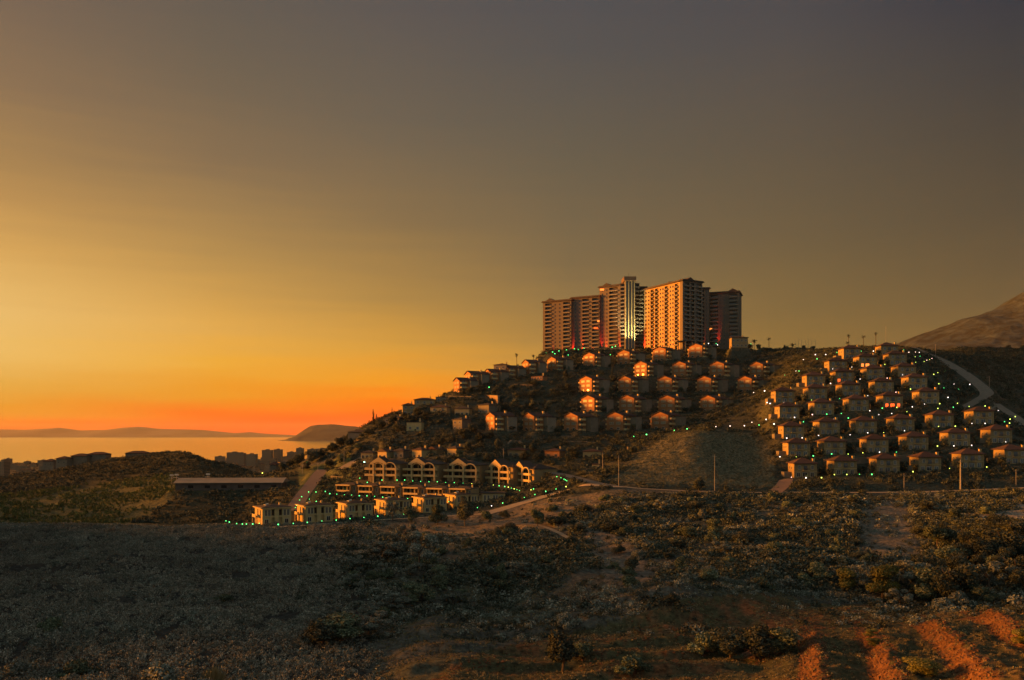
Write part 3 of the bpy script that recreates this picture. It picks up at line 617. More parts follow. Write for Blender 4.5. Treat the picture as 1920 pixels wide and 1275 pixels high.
# ---- flat-roofed villas of the front row
def make_front_villa():
    t = empty('flat_roofed_villa'); W, D, Hh = FVW, FVD, 5.9
    w = MB().box(0, W, .8, D, -3, Hh)
    for x0, x1 in ((0, 3.3), (4.4, 6.0), (7.2, W)): w.box(x0, x1, 0, .8, -3, Hh)
    w.box(3.3, 4.4, 0, .8, 2.6, 3.2).box(6.0, 7.2, 0, .8, 2.6, 3.2).box(3.3, 7.2, 0, .8, -3, .15)
    w.build('wall', M_cream, t)
    MB().box(-.75, W+.4, -.5, D+.5, Hh, Hh+.35).build('roof_slab', M_cream, t)
    MB().hip(-.2, W, -.2, D, Hh+.35, 1.0).build('roof', M_roofdark, t)
    for x in (1.3, 2.5, 8.1, 9.4): win(t, x, 3.3, .75, 2.1, fr=.1)
    for x in (1.5, 8.8): win(t, x, .5, 1.2, 1.5, fr=.1)
    for x0, x1 in ((3.35, 4.35), (6.05, 7.15)): MB().box(x0, x1, .74, .8, 3.3, 5.4).build('window', M_glass, t)
    for y_ in (2.6, 6.2): win(t, y_, 3.2, 1.0, 2.2, side='left', x2=0, fr=.12)
    b = MB().box(-1.6, 0, 3.4, 8.6, 2.6, 2.85).box(-1.6, -1.45, 3.4, 8.6, 2.85, 3.7); 
    b.build('balcony', M_bal, t)
    for y_ in (3.5, 8.2): MB().box(-1.55, -1.25, y_, y_+.3, -3, 2.6).build('column', M_bal, t)
    MB().tube((2, 4, Hh+1.1), (3.2, 4, Hh+1.5), .32, .32).box(1.9, 3.3, 4.4, 5.8, Hh+1.0, Hh+1.15).build('water_heater', M_frame, t)
    MB().box(6.9, 7.6, 3, 3.7, Hh+.3, Hh+1.9).build('chimney', M_cream, t)
    return t
proto = make_front_villa()
for k, (x, y, z) in enumerate(FVP):
    o = proto if k == 0 else dup(proto)
    o.location = (x, y, z); o.rotation_euler.z = R(31)
    pos = ['leftmost', 'second from left', 'third from left', 'fourth from left, behind a roadside tree', 'fifth from left, between two roadside trees', 'rightmost, half hidden by the big dark tree'][k]
    tag(o, f'flat-roofed cream villa with orange lit side, {pos}', 'villa', 'flat-roofed villas in the front row'); landmark(o, f'the {ORD[k]} flat-roofed villa', 3)
# seventh, long shaded block at the row's end
t = empty('long_flat_house', at(904, 953, 368), R(4)); X0 = 11
pad_z = t.location.z
w = MB().box(0, 10, 0, 9, -4, 6.4).box(-4.4, -.003, 1.6, 9, -4, 5.6).build('wall', M_cream, t)
MB().box(-.5, 10.5, -.5, 9.4, 6.4, 6.7).box(-4.9, -.51, 1.1, 9.4, 5.6, 5.85).build('roof', M_roofdark, t)
for x in (1.2, 2.7, 5.2, 6.3, 8.4): win(t, x, 3.5, .7, 2.1)
for x in (-3.4, -1.7): win(t, x, 3., .7, 2.1, y=1.6)
for x in (2.0, 4.6, 7.2): MB().box(x, x+1.3, -.06, .0, .2, 2.4).build('garage_door', M_dark, t)
tag(t, 'long shaded cream house at the right end of the flat-roofed row', 'house'); landmark(t, 'the long shaded house', 3)

# ---- arched villas with balcony bands
def make_arched():
    t = empty('arched_villa'); W, D = 16., 14.; z1, z2, z3 = 2.5, 5.4, 8.2
    w = MB().box(-W/2, W/2, 1.9, D, -4, z3-.4)
    w.box(-W/2+.3, -W/2+2.2, .4, 1.9, -4, z1-.4).box(W/2-1.6, W/2-.3, .4, 1.9, -4, z1-.4)
    w.build('wall', M_ochre, t)
    MB().hip(-W/2-.5, W/2+.5, 1.4, D+.5, z3-.4, 2.3).build('roof', M_roofdark, t)
    for z in (z1, z2): MB().box(-W/2-1.3, W/2, 0, 1.9, z-.4, z-.1).box(-W/2-1.3, W/2, -.15, .05, z-.4, z+.62).box(-W/2-1.3, -W/2-1.15, .05, 3.5, z-.4, z+.62).box(-W/2-1.15, -W/2-.003, 1.9, 3.5, z-.4, z-.1).build('balcony', M_bal, t)
    for x in (-4.7, .6, 6.9): MB().box(x-.35, x+.35, -.35, .35, -4, z3-.2 if x < 5 else z3-1.6).build('pillar', M_bal, t)
    # gable pediment over the left bays
    MB().prism([(-6.2, z3-.6), (-5.4, z3-.6), (-4.9, z3-.2), (-2.2, z3+.6), (.4, z3-.2), (.9, z3-.6), (2.2, z3-.6), (2.4, z3+.1), (-1.9, z3+3.0), (-6.4, z3+.1)], -.3, 1.6).build('gable', M_bal, t)
    MB().prism([(-6.6, z3+.12), (-1.9, z3+3.02), (2.6, z3+.12), (2.6, z3+.24), (-1.9, z3+3.2), (-6.6, z3+.24)], -.28, 6).build('gable_roof', M_roofdark, t)
    # arch ribs: left bay and right quarter arch
    def rib(cx, r0, r1, a0, a1, zc, name):
        mb = MB(); n = 12
        for i in range(n):
            u0 = a0+(a1-a0)*i/n; u1 = a0+(a1-a0)*(i+1)/n
            mb.prism([(cx+r0*cos(u0), zc+r0*sin(u0)*.9), (cx+r1*cos(u0), zc+r1*sin(u0)*.9), (cx+r1*cos(u1), zc+r1*sin(u1)*.9), (cx+r0*cos(u1), zc+r0*sin(u1)*.9)], -.25, .35)
        mb.build(name, M_bal, t)
    rib(-2.05, 2.3, 2.65, 0, pi, z3-2.1, 'arch'); rib(3.9, 2.7, 3.15, 0, pi*.96, z3-2.2, 'arch')
    for z in (z1+.1, z2+.1):
        for x in (-6.4, -3.4, -.8, 2.4, 5.2):
            MB().box(x-1.0, x+1.0, 1.84, 1.92, z, z+2.0).build('window', M_glass, t)
    for x in (-5.6, -1.2, 3.4): MB().box(x-1.1, x+1.1, 1.84, 1.92, -.4, 1.7).build('garage_door', M_dark, t)
    for z in (1.2, 4.2): win(t, 9.5, z, 1.6, 1.2, side='right', x2=W/2, fr=.05)
    return t
proto = make_arched()
for k, (x, y, z, a) in enumerate(ABP):
    o = proto if k == 0 else dup(proto)
    o.location = (x, y, z); o.rotation_euler.z = a
    pos = ['leftmost, by the cyan lamp', 'second from left', 'third, in the middle of the five', 'fourth, turned west and glowing orange', 'rightmost, narrow front beside its long blank wall'][k]
    tag(o, f'arched villa with cream balcony bands, {pos}', 'villa', 'arched gable villas'); landmark(o, f'the {ORD[k]} arched villa', 3)

# ---- terraced row houses below them
def make_row():
    t = empty('terraced_house'); W, D, Hh = 10.4, 8., 5.6
    MB().box(-W/2+.02, W/2-.02, 1.5, D, -3.5, Hh).box(-W/2+.02, -W/2+.35, 0, 1.5, -3.5, Hh-.1).box(W/2-2.6, W/2-2.3, 0, 1.5, -3.5, Hh-.1).build('wall', M_ochre, t)
    MB().hip(-W/2+.02, W/2-.02, .8, D+.3, Hh, 1.1).build('roof', M_roofdark, t)
    MB().box(-W/2+.35, W/2-2.6, -.3, 1.5, 2.5, 2.7).box(-W/2+.35, W/2-2.6, -.45, -.3, 2.5, 3.35).build('balcony', M_bal, t)
    MB().box(-W/2+.1, W/2-2.3, -.5, 1.5, Hh-.1, Hh+.0).box(-W/2+.1, W/2-2.3, -.65, -.5, Hh-.35, Hh+.3).build('roof_band', M_bal, t)
    for x in (-3.2, -1.0, 1.2): 
        MB().box(x-.55, x+.55, 1.44, 1.5, 2.8, 5.1).build('window', M_glass, t); MB().box(x-.55, x+.55, 1.44, 1.5, .1, 2.2).build('window', M_glass, t)
    for x in (-2.1, .1, 2.3): MB().box(x-.22, x+.22, 1.3, 1.5, .0, Hh-.4).build('pier', M_bal, t)
    win(t, W/2-1.1, 3.0, .8, 1.9, y=1.5, fr=.1)
    MB().box(W/2-1.6, W/2-1.0, 4, 4.6, Hh, Hh+1.7).build('chimney', M_cream, t)
    return t
proto = make_row()
for k, (x, y, z) in enumerate(RUP):
    o = proto if k == 0 else dup(proto)
    o.location = (x, y, z); o.rotation_euler.z = R(-25)
    pos = ORD[k] if k == 0 else ('rightmost and brightest' if k == 5 else ORD[k]+' from the left')
    tag(o, f'terraced house with two cream bands, {pos} in its row', 'terraced house', 'terraced houses below the arched villas'); landmark(o, f'the {ORD[k]} terraced house', 3)

# ---- hotel tower block on the hilltop
hotel = empty('hotel_block', (125, 690, HOTEL_Z))
tag(hotel, 'stepped high-rise tower block crowning the hill, one wing lit gold', 'tower block'); REG.append((1200, 600, 690, 'the tower block'))
FH = 3.15; nb = nw = 0; restb = MB(); restw = MB()
def wing(P0, P1, top, spec, dep=19., name='wing', roof=True, cap=0, wallm=None):
    """oriented slab from P0 to P1 (front line); spec = [(fraction centre, width fraction, kind)]"""
    global nb, nw
    ang = math.atan2(P1[1]-P0[1], P1[0]-P0[0]); Lw = math.hypot(P1[0]-P0[0], P1[1]-P0[1])
    t = empty(name, (P0[0]-hotel.location.x, P0[1]-hotel.location.y, 0), ang); t.parent = hotel
    hh = top-HOTEL_Z; nf = int((hh-1.2)/FH)
    w = MB(); rec = 1.5
    w.box(0, Lw, rec, dep, -8, hh)
    edges = []; bal = [(c-wd/2, c+wd/2) for c, wd, k in spec if k == 'B']
    x = 0.
    for a_, b_ in sorted(bal):
        if a_*Lw-x > .05: w.box(x, a_*Lw, 0, rec, -8, hh)
        x = b_*Lw
    if Lw-x > .05: w.box(x, Lw, 0, rec, -8, hh)
    for a_, b_ in bal: w.box(a_*Lw, b_*Lw, 0, rec, hh-1.0, hh)
    w.build('wall', wallm or M_hotel, t)
    if roof:
        r = MB().box(-1.0, Lw+1.0, -1.2, dep+1, hh, hh+.7).box(-.5, Lw+.5, -.6, dep+.5, hh+.7, hh+1.3)
        if cap: r.prism([(cap*Lw-4, hh+1.3), (cap*Lw+4, hh+1.3), (cap*Lw, hh+3.6)], 1, 9)
        r.build('roof', M_roofdark, t)
    c_, s_ = cos(ang), sin(ang)
    def glob(mb, x0, x1, y0, y1, z0, z1):
        b = len(mb.v)
        for (xx, yy, zz) in [(x0,y0,z0),(x1,y0,z0),(x1,y1,z0),(x0,y1,z0),(x0,y0,z1),(x1,y0,z1),(x1,y1,z1),(x0,y1,z1)]:
            mb.v.append((t.location.x+xx*c_-yy*s_, t.location.y+xx*s_+yy*c_, zz))
        mb.f.extend([tuple(b+i for i in q) for q in ((0,3,2,1),(4,5,6,7),(0,1,5,4),(1,2,6,5),(2,3,7,6),(3,0,4,7))])
    for c, wd, k in spec:
        x0, x1 = (c-wd/2)*Lw, (c+wd/2)*Lw
        for f in range(nf):
            z = hh-1.0-(f+1)*FH
            if k == 'B':
                if nb < 95:
                    b = MB().box(x0-.1, x1+.1, -.9, rec, z, z+.2).box(x0-.1, x1+.1, -.9, -.72, z+.2, z+1.05); b.build('balcony', M_hotelb, t); nb += 1
                else: glob(restb, x0-.1, x1+.1, -.9, rec, z, z+.2); glob(restb, x0-.1, x1+.1, -.9, -.72, z+.2, z+1.05)
                glob(restw, x0+.3, x1-.3, rec-.06, rec, z+.25, z+2.3)
            elif k == 'W':
                if nw < 95: MB().box(x0, x1, -.05, .0, z+.9, z+2.3).build('window', M_glass, t); nw += 1
                else: glob(restw, x0, x1, -.05, .0, z+.9, z+2.3)
    return t, ang, Lw
def PT(px, d): return (P(px, d), d)
NE = PT(1275, 645)
wing(PT(1199, 690), NE, 116.3, [(.07,.09,'B'),(.17,.035,'W'),(.24,.035,'W'),(.33,.085,'B'),(.44,.085,'B'),(.535,.03,'W'),(.595,.03,'W'),(.68,.085,'B'),(.775,.03,'W'),(.835,.03,'W'),(.92,.085,'B')], 18.9, 'west_facing_wing', wallm=M_hotel_sunlit)
NE2 = (NE[0]+.49*3.05, NE[1]-.87*3.05)
wing(NE2, (NE2[0]+.87*19.6, NE2[1]+.49*19.6), 116.5, [(.22,.24,'B'),(.5,.16,'B'),(.82,.24,'B')], 3.0, 'end_wing', cap=.45)
wing(PT(1124, 700), PT(1163, 689), 121.0, [(.14,.06,'W'),(.36,.05,'W'),(.68,.42,'B')], 20, 'tall_west_wing', cap=.3)
wing(PT(1071, 710), PT(1124, 698), 113.6, [(.15,.06,'W'),(.3,.06,'W'),(.52,.24,'B'),(.86,.24,'B')], 19, 'middle_west_wing')
wing(PT(1018, 720), PT(1071, 707), 111.9, [(.2,.24,'B'),(.44,.05,'W'),(.6,.05,'W'),(.84,.24,'B')], 19, 'far_west_wing', cap=.22)
wing(PT(1163, 689), PT(1174, 687), 123.2, [(.5,.86,'B')], 14, 'curved_bay', roof=False)
wing(PT(1188, 687), PT(1199, 689), 123.0, [(.5,.86,'B')], 14, 'curved_bay', roof=False)
wing(PT(1312, 676), PT(1330, 676), 116.0, [(.3,.3,'B'),(.7,.07,'W')], 20, 'east_link_wing')
wing(PT(1330, 680), PT(1386, 672), 112.8, [(.16,.26,'B'),(.38,.03,'W'),(.5,.03,'W'),(.8,.24,'B')], 20, 'east_wing', cap=.78)
# core with glazed strips
core = empty('core', (P(1172, 685)-125, -5, 0)); core.parent = hotel; hz = 58.
MB().box(0, 7.5, .6, 16, -8, hz).build('wall', M_hotelb, core)
for i, x in enumerate((.1, 2.55, 5.0, 7.2)): MB().box(x, x+.75, -.2, .6, -8, hz).build('rib', M_cream, core)
for x in (.9, 3.35, 5.8): MB().box(x, x+1.6, .5, .6, -6, hz-.4).build('glazing', M_glass, core)
MB().box(-1.0, 8.8, -1.4, 15, hz, hz+3.4).build('roof', mat('brown_render', (.13,.08,.05), var=.15, scale=.4), core)
for x in (3.5,): MB().tube((x, 4, hz+3.4), (x, 4, hz+7.5), .15, .08).build('antenna', M_dark, core)
for x, y, zz in ((-21, 14, 57.), (4, 12, 60.5), (13, 10, 58.5), (20, -6, 52.2)): MB().box(x, x+8, y, y+7, zz-12, zz).build('plant_room', M_roofdark, hotel)
tag(restb.build('balconies', M_hotelb, hotel), kind='stuff'); tag(restw.build('glazed_openings', M_glass, hotel), kind='stuff')
# porch of the lit wing and red uplights
po = empty('porch', (8, -48, 0)); po.parent = hotel
MB().box(-9, 3, -3, 6, 4.4, 5.0).build('porch_roof', M_roofdark, po)
for x in (-8.5, -3, 2.3): MB().box(x, x+.6, -2.6, -2, -4, 4.4).build('column', M_hotelb, po)
def uplight(px, d, rz, col=(1, .035, .008), e=24000, out=1.1, ang=22, name='uplight', z=None):
    x = P(px, d); nx, ny = sin(rz), -cos(rz); x += nx*out; y = d+ny*out; z = HOTEL_Z+1.2 if z is None else z
    o = MB().tube((0,0,-3.), (0,0,0), .14, .14).box(-.35, .35, -.25, .25, 0, .4).build('floodlight', M_dark, None, (x, y, z-.6))
    ld = bpy.data.lights.new('floodlight_beam', 'SPOT'); ld.energy = e; ld.color = col; ld.spot_size = R(ang); ld.spot_blend = .6; ld.shadow_soft_size = .15
    lo = bpy.data.objects.new('floodlight_beam', ld); COL.objects.link(lo); lo.parent = o; lo.location = (0, 0, .6)
    dv = Vector((-nx*out*.75, -ny*out*.75, 6 if out < 5 else 26)).normalized(); lo.rotation_euler = (-dv).to_track_quat('Z', 'Y').to_euler()
    return o
UL = [(1038,716,'far left'),(1056,711,''),(1074,709,''),(1092,704,''),(1111,701,''),(1119,700,''),(1128,698,''),(1137,696,''),(1146,694,''),(1163,689,'')]
fl = []
for px, d, _ in UL: fl.append((uplight(px, d, R(-14)), px, 'red'))
for px, d in ((1199,690),(1209,684),(1217,679),(1227,673),(1245,663),(1262,653)): fl.append((uplight(px, d, R(-61)), px, 'red'))
for px, d in ((1291,650),(1300,654),(1319,676),(1348,676),(1370,674)): fl.append((uplight(px, d, R(24), e=60000 if px == 1300 else 20000), px, 'red'))
for px, d in ((1167,687),(1177,686),(1184,686),(1194,687)): fl.append((uplight(px, d, R(-8), (1, .80, .38), 36000 if px in (1167, 1194) else 24000, 7.0, 40), px, 'yellow'))
for i, (o, px, c) in enumerate(sorted(fl, key=lambda q: q[1])):
    where = 'at the west wing' if px < 1164 else ('at the core' if c == 'yellow' else ('at the gold-lit wing' if px < 1280 else 'at the east wings'))
    nth = sum(1 for q in fl if q[2] == c and q[1] <= px)
    tag(o, f'{c} floodlight {where} of the tower block, number {nth} from the left', 'floodlight', 'floodlights at the foot of the tower block')

for px, py, d, mt, w_, lb in ((1129, 543, 697.6, M_lit, 3.2, 'lit orange room on the top floor'), (1122, 602, 697.5, M_lit, 1.6, 'small lit yellow room'), (1333, 617, 679.0, M_lit, 1.8, 'lit orange room in the east wing'), (1118, 615, 698.0, M_litr, 3.6, 'red awning with added glow')):
    x, y, z = at(px, py, d); q_ = MB().box(-w_/2, w_/2, -.15, .4, -.7, .7).build('lit_window', mt, hotel, (x-125, y-690, z-HOTEL_Z)); q_['label'] = lb  # the red awning is no lamp; its glow is added as emission
# ---- single houses, walls and the shed
def simple_house(px0, px1, py, d, hgt, roofk='hip', m=M_grey, rz=0., lab='', dep=8, name='house', nwin=2, rise=1.6, rm=None, floors=1, side=True):
    W = (px1-px0)/F*d; x, y, z = at((px0+px1)/2, py, d)
    t = empty(name, (x, y, z), R(rz))
    MB().box(-W/2, W/2, 0, dep, -4, hgt).build('wall', m, t)
    if roofk == 'hip': MB().hip(-W/2-.6, W/2+.6, -.6, dep+.6, hgt, rise).build('roof', rm or M_roofred, t)
    elif roofk == 'gable': MB().prism([(-W/2-.5, hgt-.1), (W/2+.5, hgt-.1), (0, hgt+rise)], -.5, dep+.5).build('roof', rm or M_roofred, t)
    else: MB().box(-W/2-.25, W/2+.25, -.25, dep+.25, hgt, hgt+.35).build('roof', rm or M_conc, t)
    fh = hgt/floors
    for f in range(floors):
        for i in range(nwin): win(t, -W/2+W*(i+.5)/nwin, f*fh+.9, min(1.2, W/nwin*.5), min(1.4, fh*.5), fr=.08)
    if side: win(t, dep/2, .9, 1.2, 1.3, side='left', x2=-W/2, fr=.08)
    MB().box(W/4, W/4+.7, dep*.6, dep*.6+.7, hgt, hgt+rise+.9).build('chimney', M_cream, t)
    tag(t, lab, 'house'); landmark(t, 'the '+lab.split(',')[0].split(' with')[0].split(' below')[0], hgt/2); return t
for (a, b, py, d, h, rk, mt, rz, lab, dep, fl_, nwn, rm) in SH:
    simple_house(a, b, py, d, h, rk, mt, rz, lab, dep, 'house', nwn, 1.5, rm, fl_)
def retaining(pts, th, lab, m=M_stone, coping=True, piers=0, name='retaining_wall'):
    """pts: (px, top row, depth, height)"""
    t = empty(name, at(pts[0][0], pts[0][1], pts[0][2])); o = Vector(t.location); w = MB(); cp = MB()
    for (a, ya, da, ha), (b, yb, db, hb) in zip(pts[:-1], pts[1:]):
        A = Vector(at(a, ya, da))-o; B = Vector(at(b, yb, db))-o; e = (B-A); e.z = 0; e.normalize(); nn_ = Vector((-e.y, e.x, 0))*th
        for mb, up, dn, off in ((w, 0, 1, 0), (cp, .3, 0, .2)):
            k = len(mb.v); f_ = -nn_.normalized()*off
            for Q, hh in ((A, ha), (B, hb)):
                lo = Q.z-hh*dn; hi = Q.z+up
                for q in (Q+f_, Q+nn_-f_): mb.v += [(q.x, q.y, lo if dn else Q.z), (q.x, q.y, hi)]
            mb.f += [tuple(k+i for i in q) for q in ((0,4,5,1),(2,3,7,6),(1,5,7,3),(0,2,6,4),(0,1,3,2),(4,6,7,5))]
        if piers:
            for i in range(piers):
                c = A.lerp(B, (i+.5)/piers)-nn_.normalized()*.35; w.box(c.x-.35, c.x+.35, c.y-.35, c.y+.35, c.z-max(ha, hb), c.z-.1)
    w.build('wall', m, t)
    if coping: cp.build('coping', M_conc, t)
    return tag(t, lab, 'retaining wall', kind='thing')
retaining([(841,743,534,7),(884,744,524,7)], 1.2, 'tall grey wall with pilasters on the left skyline', M_conc, True, 9)
retaining([(904,741,538,8),(933,742,516,8)], 1.2, 'brown orange-lit retaining wall beside the pilastered wall', M_stone)
retaining([(758,812,478,9),(816,815,470,9)], 1.2, 'broad brown stone retaining wall under the low cream house', M_stone)
retaining([(669,824,488,5),(700,828,478,7),(722,836,470,6)], 1.0, 'sloping orange-lit wall below the dark ridge houses', M_stone)
retaining([(937,722,560,4),(968,721,552,4),(998,722,545,3)], 1.0, 'low arcade wall glowing under the pool house', M_stone, True, 5)
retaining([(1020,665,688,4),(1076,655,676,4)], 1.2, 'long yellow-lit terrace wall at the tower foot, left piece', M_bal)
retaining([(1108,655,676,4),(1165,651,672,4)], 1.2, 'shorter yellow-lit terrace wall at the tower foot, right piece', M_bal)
retaining([(1441,662,640,5),(1478,660,632,5),(1513,661,625,5)], 1.0, 'long orange-lit wall on the hilltop left of the palms', M_stone)
retaining([(1028,846,446,3),(1066,828,448,8),(1098,828,446,8),(1126,845,440,2)], 1.0, 'stepped trapezoid retaining wall above the pale cottage', M_conc)
retaining([(948,838,446,4),(960,826,450,8),(972,827,449,8),(996,845,442,2)], 1.0, 'smaller trapezoid retaining wall with a sloping end', M_conc)
retaining([(700,867,425,3),(800,870,420,3),(905,869,415,3)], .6, 'long low garden wall behind the arched villas', M_conc)
retaining([(1052,862,420,3),(1110,866,412,3)], .6, 'low wall below the orange-fronted cottage', M_conc)
retaining([(620,893,430,2),(660,897,420,3),(690,900,415,3)], .6, 'grey garden wall left of the arched villas', M_conc)
retaining([(1030,784,492,3),(1150,783,490,3),(1262,781,492,3)], .5, 'thin wall above the lowest pink villas', M_conc, False)
retaining([(1052,818,458,3),(1150,819,455,3),(1240,816,460,3)], .5, 'long wall below the lowest pink villas', M_conc)
retaining([(1540,757,441,2.5),(1600,750,441,2.5),(1680,742,441,2.5)], .5, 'garden wall under the fifth villa row', M_conc)
retaining([(1530,828,401,2.5),(1620,822,401,2.5),(1720,817,401,2.5)], .5, 'garden wall under the third villa row', M_conc)
retaining([(1545,862,381,2.5),(1640,858,381,2.5),(1760,850,381,2.5)], .5, 'garden wall under the second villa row', M_conc)
retaining([(1860,768,440,6),(1868,762,452,7),(1856,742,462,6)], .8, 'tall concrete wall at the hairpin of the hill road', M_conc)
# shed
t = empty('storage_shed', SHED, R(4)); 
MB().box(0, 51, 0, 15, -1.5, 3.4).build('wall', mat('shed_wall', (.10,.085,.075), var=.3, scale=.4), t)
MB().prism([(-1, 3.4), (52, 3.4), (52, 3.65), (-1, 3.65)], -1, 7).build('roof', M_shed, t)
r = MB(); r.v = [(-1,-1.2,3.4),(52,-1.2,3.4),(52,8,5.6),(-1,8,5.6),(-1,16.5,3.4),(52,16.5,3.4),(-1,8,3.4),(52,8,3.4)]
r.f = [(0,1,2,3),(3,2,5,4),(0,3,4,6),(1,7,5,2),(0,6,7,1),(6,4,5,7)]; r.build('roof_slope', M_shed, t)
for x in (6, 14, 22, 30, 38, 46): MB().box(x, x+2.6, -.05, 0, .9, 2.3).build('window', M_glass, t)
tag(t, 'long low shed with a pale metal roof on the left terrace', 'shed'); landmark(t, 'the long shed', 2)
def heater(px, py, d, lab):
    x, y, z = at(px, py, d); o = MB().tube((-.9,0,1.5), (.9,0,1.5), .45, .45).tube((0,0,-3.), (0,0,1.2), .08, .08).box(-1.1, 1.1, -1.4, -.2, .15, .3).build('water_tank', M_frame, None, (x, y, z)); return tag(o, lab, 'water tank', 'rooftop water tanks on the shed')
heater(322, 897, 424, 'small white water tank on the left corner of the shed'); heater(331, 896, 425, 'second small white tank beside the corner one'); heater(390, 895, 426, 'lone white water tank midway along the shed roof')

# ------------------------------------------------------------------ foliage
def leafquads(C, Nn, size, r):
    n = len(C); Nn = Nn+r.normal(0, .55, (n, 3)); Nn /= np.linalg.norm(Nn, axis=1)[:, None]
    A = np.cross(Nn, r.normal(0, 1, (n, 3))); A /= np.linalg.norm(A, axis=1)[:, None]; B = np.cross(Nn, A)
    s1 = (size*r.uniform(.6, 1.3, n))[:, None]; s2 = s1*r.uniform(.45, .9, n)[:, None]
    return np.stack([C-A*s1, C-B*s2, C+A*s1, C+B*s2], 1).reshape(-1, 3)
def crown_pts(lobes, n, r, shell=.62):
    w = np.array([l[3]*l[4] for l in lobes]); w = w/w.sum(); k = r.choice(len(lobes), n, p=w)
    Lb = np.array(lobes)[k]; U = r.normal(0, 1, (n, 3)); U /= np.linalg.norm(U, axis=1)[:, None]
    rad = shell+(1-shell)*r.random(n)**.6
    return Lb[:, :3]+U*rad[:, None]*Lb[:, [3, 3, 4]], U
def crown(n, r, kind='round', leaf=.2):
    """crown of unit size: about 1 wide (radius), base at z = 0"""
    lobes = []
    if kind == 'round':
        for i in range(11):
            a = r.uniform(0, 2*pi); q = r.uniform(0, .62); lobes.append((q*cos(a), q*sin(a), r.uniform(.45, 1.45), r.uniform(.28, .5), r.uniform(.25, .42)))
    elif kind == 'dome':
        for i in range(12):
            a = r.uniform(0, 2*pi); q = r.uniform(0, .75); lobes.append((q*cos(a), q*sin(a), r.uniform(.15, .85)*(1-.5*q), r.uniform(.25, .45), r.uniform(.2, .38)))
    elif kind == 'cypress':
        for i in range(9): lobes.append((r.uniform(-.08, .08), r.uniform(-.08, .08), .3+i*.42, .42*(1-i/11), .38))
    elif kind == 'open':
        for i in range(12):
            a = r.uniform(0, 2*pi); q = r.uniform(.2, .85); lobes.append((q*cos(a), q*sin(a), r.uniform(.5, 1.6), r.uniform(.18, .32), r.uniform(.15, .28)))
    C, U = crown_pts(lobes, n, r); C[:, 2] = np.maximum(C[:, 2], .02)
    return leafquads(C, U, leaf, r)
def qmesh(name, V, m): return npmesh(name, V, np.arange(len(V)).reshape(-1, 4), m)
def trunkmesh(h, r0, seed):
    r = random.Random(seed); mb = MB(); top = (r.uniform(-.1, .1), r.uniform(-.1, .1), h)
    mb.tube((0, 0, -.6), top, r0, r0*.6, 6)
    for i in range(4):
        a = i*1.6+r.random(); mb.tube(top if i else (0, 0, h*.8), (cos(a)*.45, sin(a)*.45, h+.55), r0*.5, r0*.2, 5)
    return mb.mesh('trunk', M_wood)
CR = {}
r_ = np.random.default_rng(11)
for nm, kind, n, leaf, mt, var in (('tree', 'round', 4200, .052, LM_tree, 3), ('bright', 'round', 4800, .048, LM_green, 2), ('olive', 'open', 4200, .045, LM_olive, 3), ('dark', 'round', 4200, .052, LM_dark, 3),
                                  ('bush', 'dome', 2800, .06, LM_tree, 3), ('obush', 'dome', 2800, .06, LM_olive, 3), ('small', 'round', 520, .14, LM_dark, 4), ('smallg', 'round', 520, .14, LM_hill, 4), ('cypress', 'cypress', 900, .10, LM_dark, 2)):
    CR[nm] = [qmesh('crown', crown(n, r_, kind, leaf), mt) for _ in range(var)]
TR = [trunkmesh(.55, .07, i) for i in range(4)]
nearest_cache = None
def rel_label(px, py, desc, d=None):
    best = min(REG, key=lambda q: (q[0]-px)**2+2.2*(q[1]-py)**2+(0 if d is None else .15*(q[2]-d)**2))
    dx, dy = px-best[0], py-best[1]
    if abs(dx) > abs(dy)*1.2: w = 'right of' if dx > 0 else 'left of'
    else: w = 'below' if dy > 0 else 'above'
    return f'{desc} {w} {best[3]}'
USED = {}
PEND = []    # things whose look-alikes are told apart afterwards by their order from the left
def later(o, px, py, desc, cat, group, d=None):
    lb = rel_label(px, py, desc, d); PEND.append((o, px, lb, cat, group)); return o
def tree(x, y, w, h, kind, desc, group, cat='tree', trunk=True, z=None, k=None, pxo=None):
    """w = crown radius, h = full height"""
    z = h1(x, y) if z is None else z
    me = CR[kind][(k if k is not None else random.randrange(99)) % len(CR[kind])]
    top = {'round': 1.85, 'dome': 1.15, 'open': 1.85, 'cypress': 4.}.get({'tree':'round','bright':'round','olive':'open','dark':'round','bush':'dome','obush':'dome','small':'round','smallg':'round','cypress':'cypress'}[kind])
    bare = h*.04 if kind in ('tree','bright','olive','dark','small','smallg') else 0
    t = empty('shrub' if not trunk else 'cypress_tree' if kind == 'cypress' else 'tree', (x, y, z), random.uniform(0, 6.28))
    c = nobj('crown', me, t); c.scale = (w, w, (h-bare)/top); c.location.z = bare-.15
    if trunk:
        b = nobj('trunk', TR[random.randrange(4)], t); b.scale = (max(w, 1)*1., max(w, 1)*1., h/1.4)
    px, py = pix(x, y, z+h/2)
    later(t, px, py, desc, cat, group, y); return t
